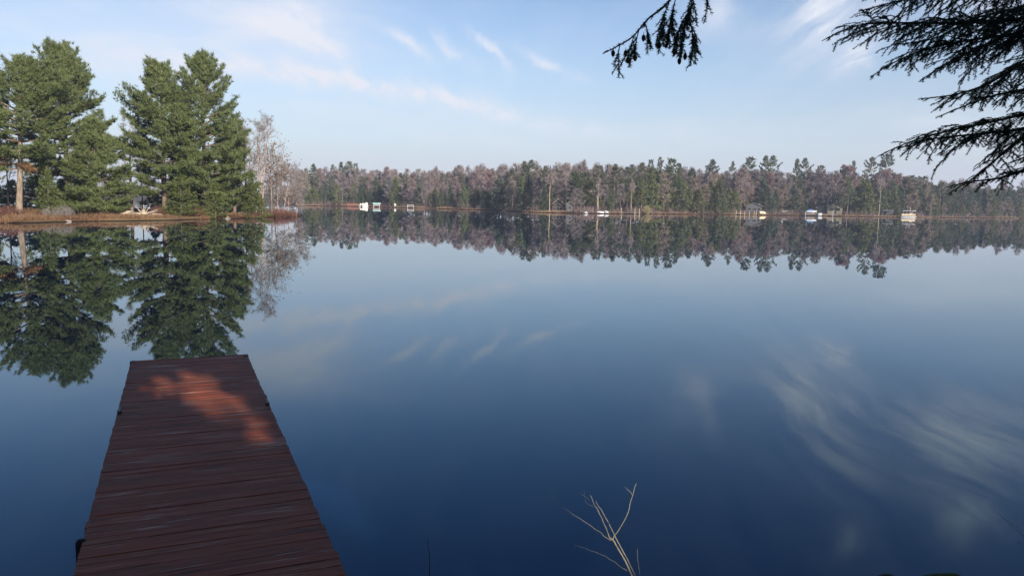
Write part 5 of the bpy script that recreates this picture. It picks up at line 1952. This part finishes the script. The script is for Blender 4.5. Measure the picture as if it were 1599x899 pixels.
LIT = np.array([on_z(px, py, DZ)[:2] for px, py in ((200, 590), (290, 572), (330, 585), (380, 625), (440, 668), (446, 708), (385, 690), (330, 655), (262, 628), (198, 616))])  # deck patch to be sunlit; foliage on its sun rays is removed
sun_h = np.array(to_sun)
LIT2 = np.array([on_z(px, py, DZ)[:2] for px, py in ((196, 625), (206, 562), (390, 554), (452, 705), (436, 722), (340, 668), (262, 640))])  # wider deck patch; foliage on its sun rays is thinned out


def on_twig(c):  # sun corridor to the sapling; crown parts inside it are removed
    m_ = np.zeros(len(c), bool)
    for zz in (0.95, 1.1, 1.25, 1.4):
        h = c - sun_h * ((c[:, 2] - zz) / sun_h[2])[:, None]
        m_ |= (np.abs(h[:, 0] - 0.46) < 0.34) & (np.abs(h[:, 1] - 2.9) < 0.25)
    return m_


def in_poly(P, poly):
    ins = np.zeros(len(P), bool)
    for a, b in zip(poly, np.roll(poly, -1, 0)):
        cond = (a[1] > P[:, 1]) != (b[1] > P[:, 1])
        with np.errstate(divide='ignore', invalid='ignore'):
            ins ^= cond & (P[:, 0] < (b[0] - a[0]) * (P[:, 1] - a[1]) / (b[1] - a[1]) + a[0])
    return ins


for i, (x, y, H, rad, lab) in enumerate(shade):
    rs = np.random.default_rng(900 + i)
    tm, cm = conifer(800 + i, H, 1.2, rad, 0.26, prof=wp2, dz=0.75, nb=(5, 7), off=0.36, tstep=0.32, K=9, bl=0.46, bw=0.16)
    z0 = gz(x, y)
    new_v = []
    for v in cm.v:
        w_ = v.reshape(-1, 3, 3)
        c_ = w_.mean(1) + np.array([x, y, z0])
        hit = c_[:, :2] - sun_h[:2] * ((c_[:, 2] - DZ) / sun_h[2])[:, None]
        keep = ~(in_poly(hit, LIT) & (rs.random(len(c_)) < 0.98))
        keep &= ~(in_poly(hit, LIT2) & (rs.random(len(c_)) < 0.55))
        keep &= ~on_twig(c_)
        new_v.append(w_[keep].reshape(-1, 3))
    sv = tm.v[-1].reshape(-1, 8, 3)
    c_ = sv.mean(1) + np.array([x, y, z0])
    hit = c_[:, :2] - sun_h[:2] * ((c_[:, 2] - DZ) / sun_h[2])[:, None]
    keep = ~in_poly(hit, LIT) & ~on_twig(c_)
    t2_ = MB()
    t2_.v, t2_.t, t2_.q, t2_.n = tm.v[:-1], tm.t, tm.q[:-1], tm.n - len(tm.v[-1])
    k_ = np.arange(4)
    sq = sv[keep].reshape(-1, 3)
    t2_.add(sq, ((np.arange(keep.sum()) * 8)[:, None, None] + np.stack([k_, (k_ + 1) % 4, 4 + (k_ + 1) % 4, 4 + k_], 1)[None]).reshape(-1, 4))
    tm = t2_
    c2_ = MB()
    for v in new_v:
        c2_.add(v, np.arange(len(v)).reshape(-1, 3))
    tree('pine_tree', lab, 'tree', (x, y, z0), tm, c2_, BARK, PINE, 'pines on the near bank')
print('objects', len(bpy.data.objects), 'far trees', len(FAR))

# ------------------------------------------------------------------ the morning air over the lake
hb = MB().box((-40, 250, 15), (900, 760, 40)).build('haze', None)
hm, nt, out = mat_new('thin_morning_haze')
pv = N(nt, 'ShaderNodeVolumePrincipled')
pv.inputs['Color'].default_value = (0.70, 0.80, 1.0, 1)
pv.inputs['Density'].default_value = 0.0005
pv.inputs['Anisotropy'].default_value = 0.2
nt.links.new(pv.outputs[0], out.inputs['Volume'])
hb.data.materials.clear()
hb.data.materials.append(hm)
tag(hb, kind='stuff')

for o in bpy.data.objects:
    if 'label' in o and len(str(o['label']).split()) > 16:
        print('LONG', o.name, o['label'])
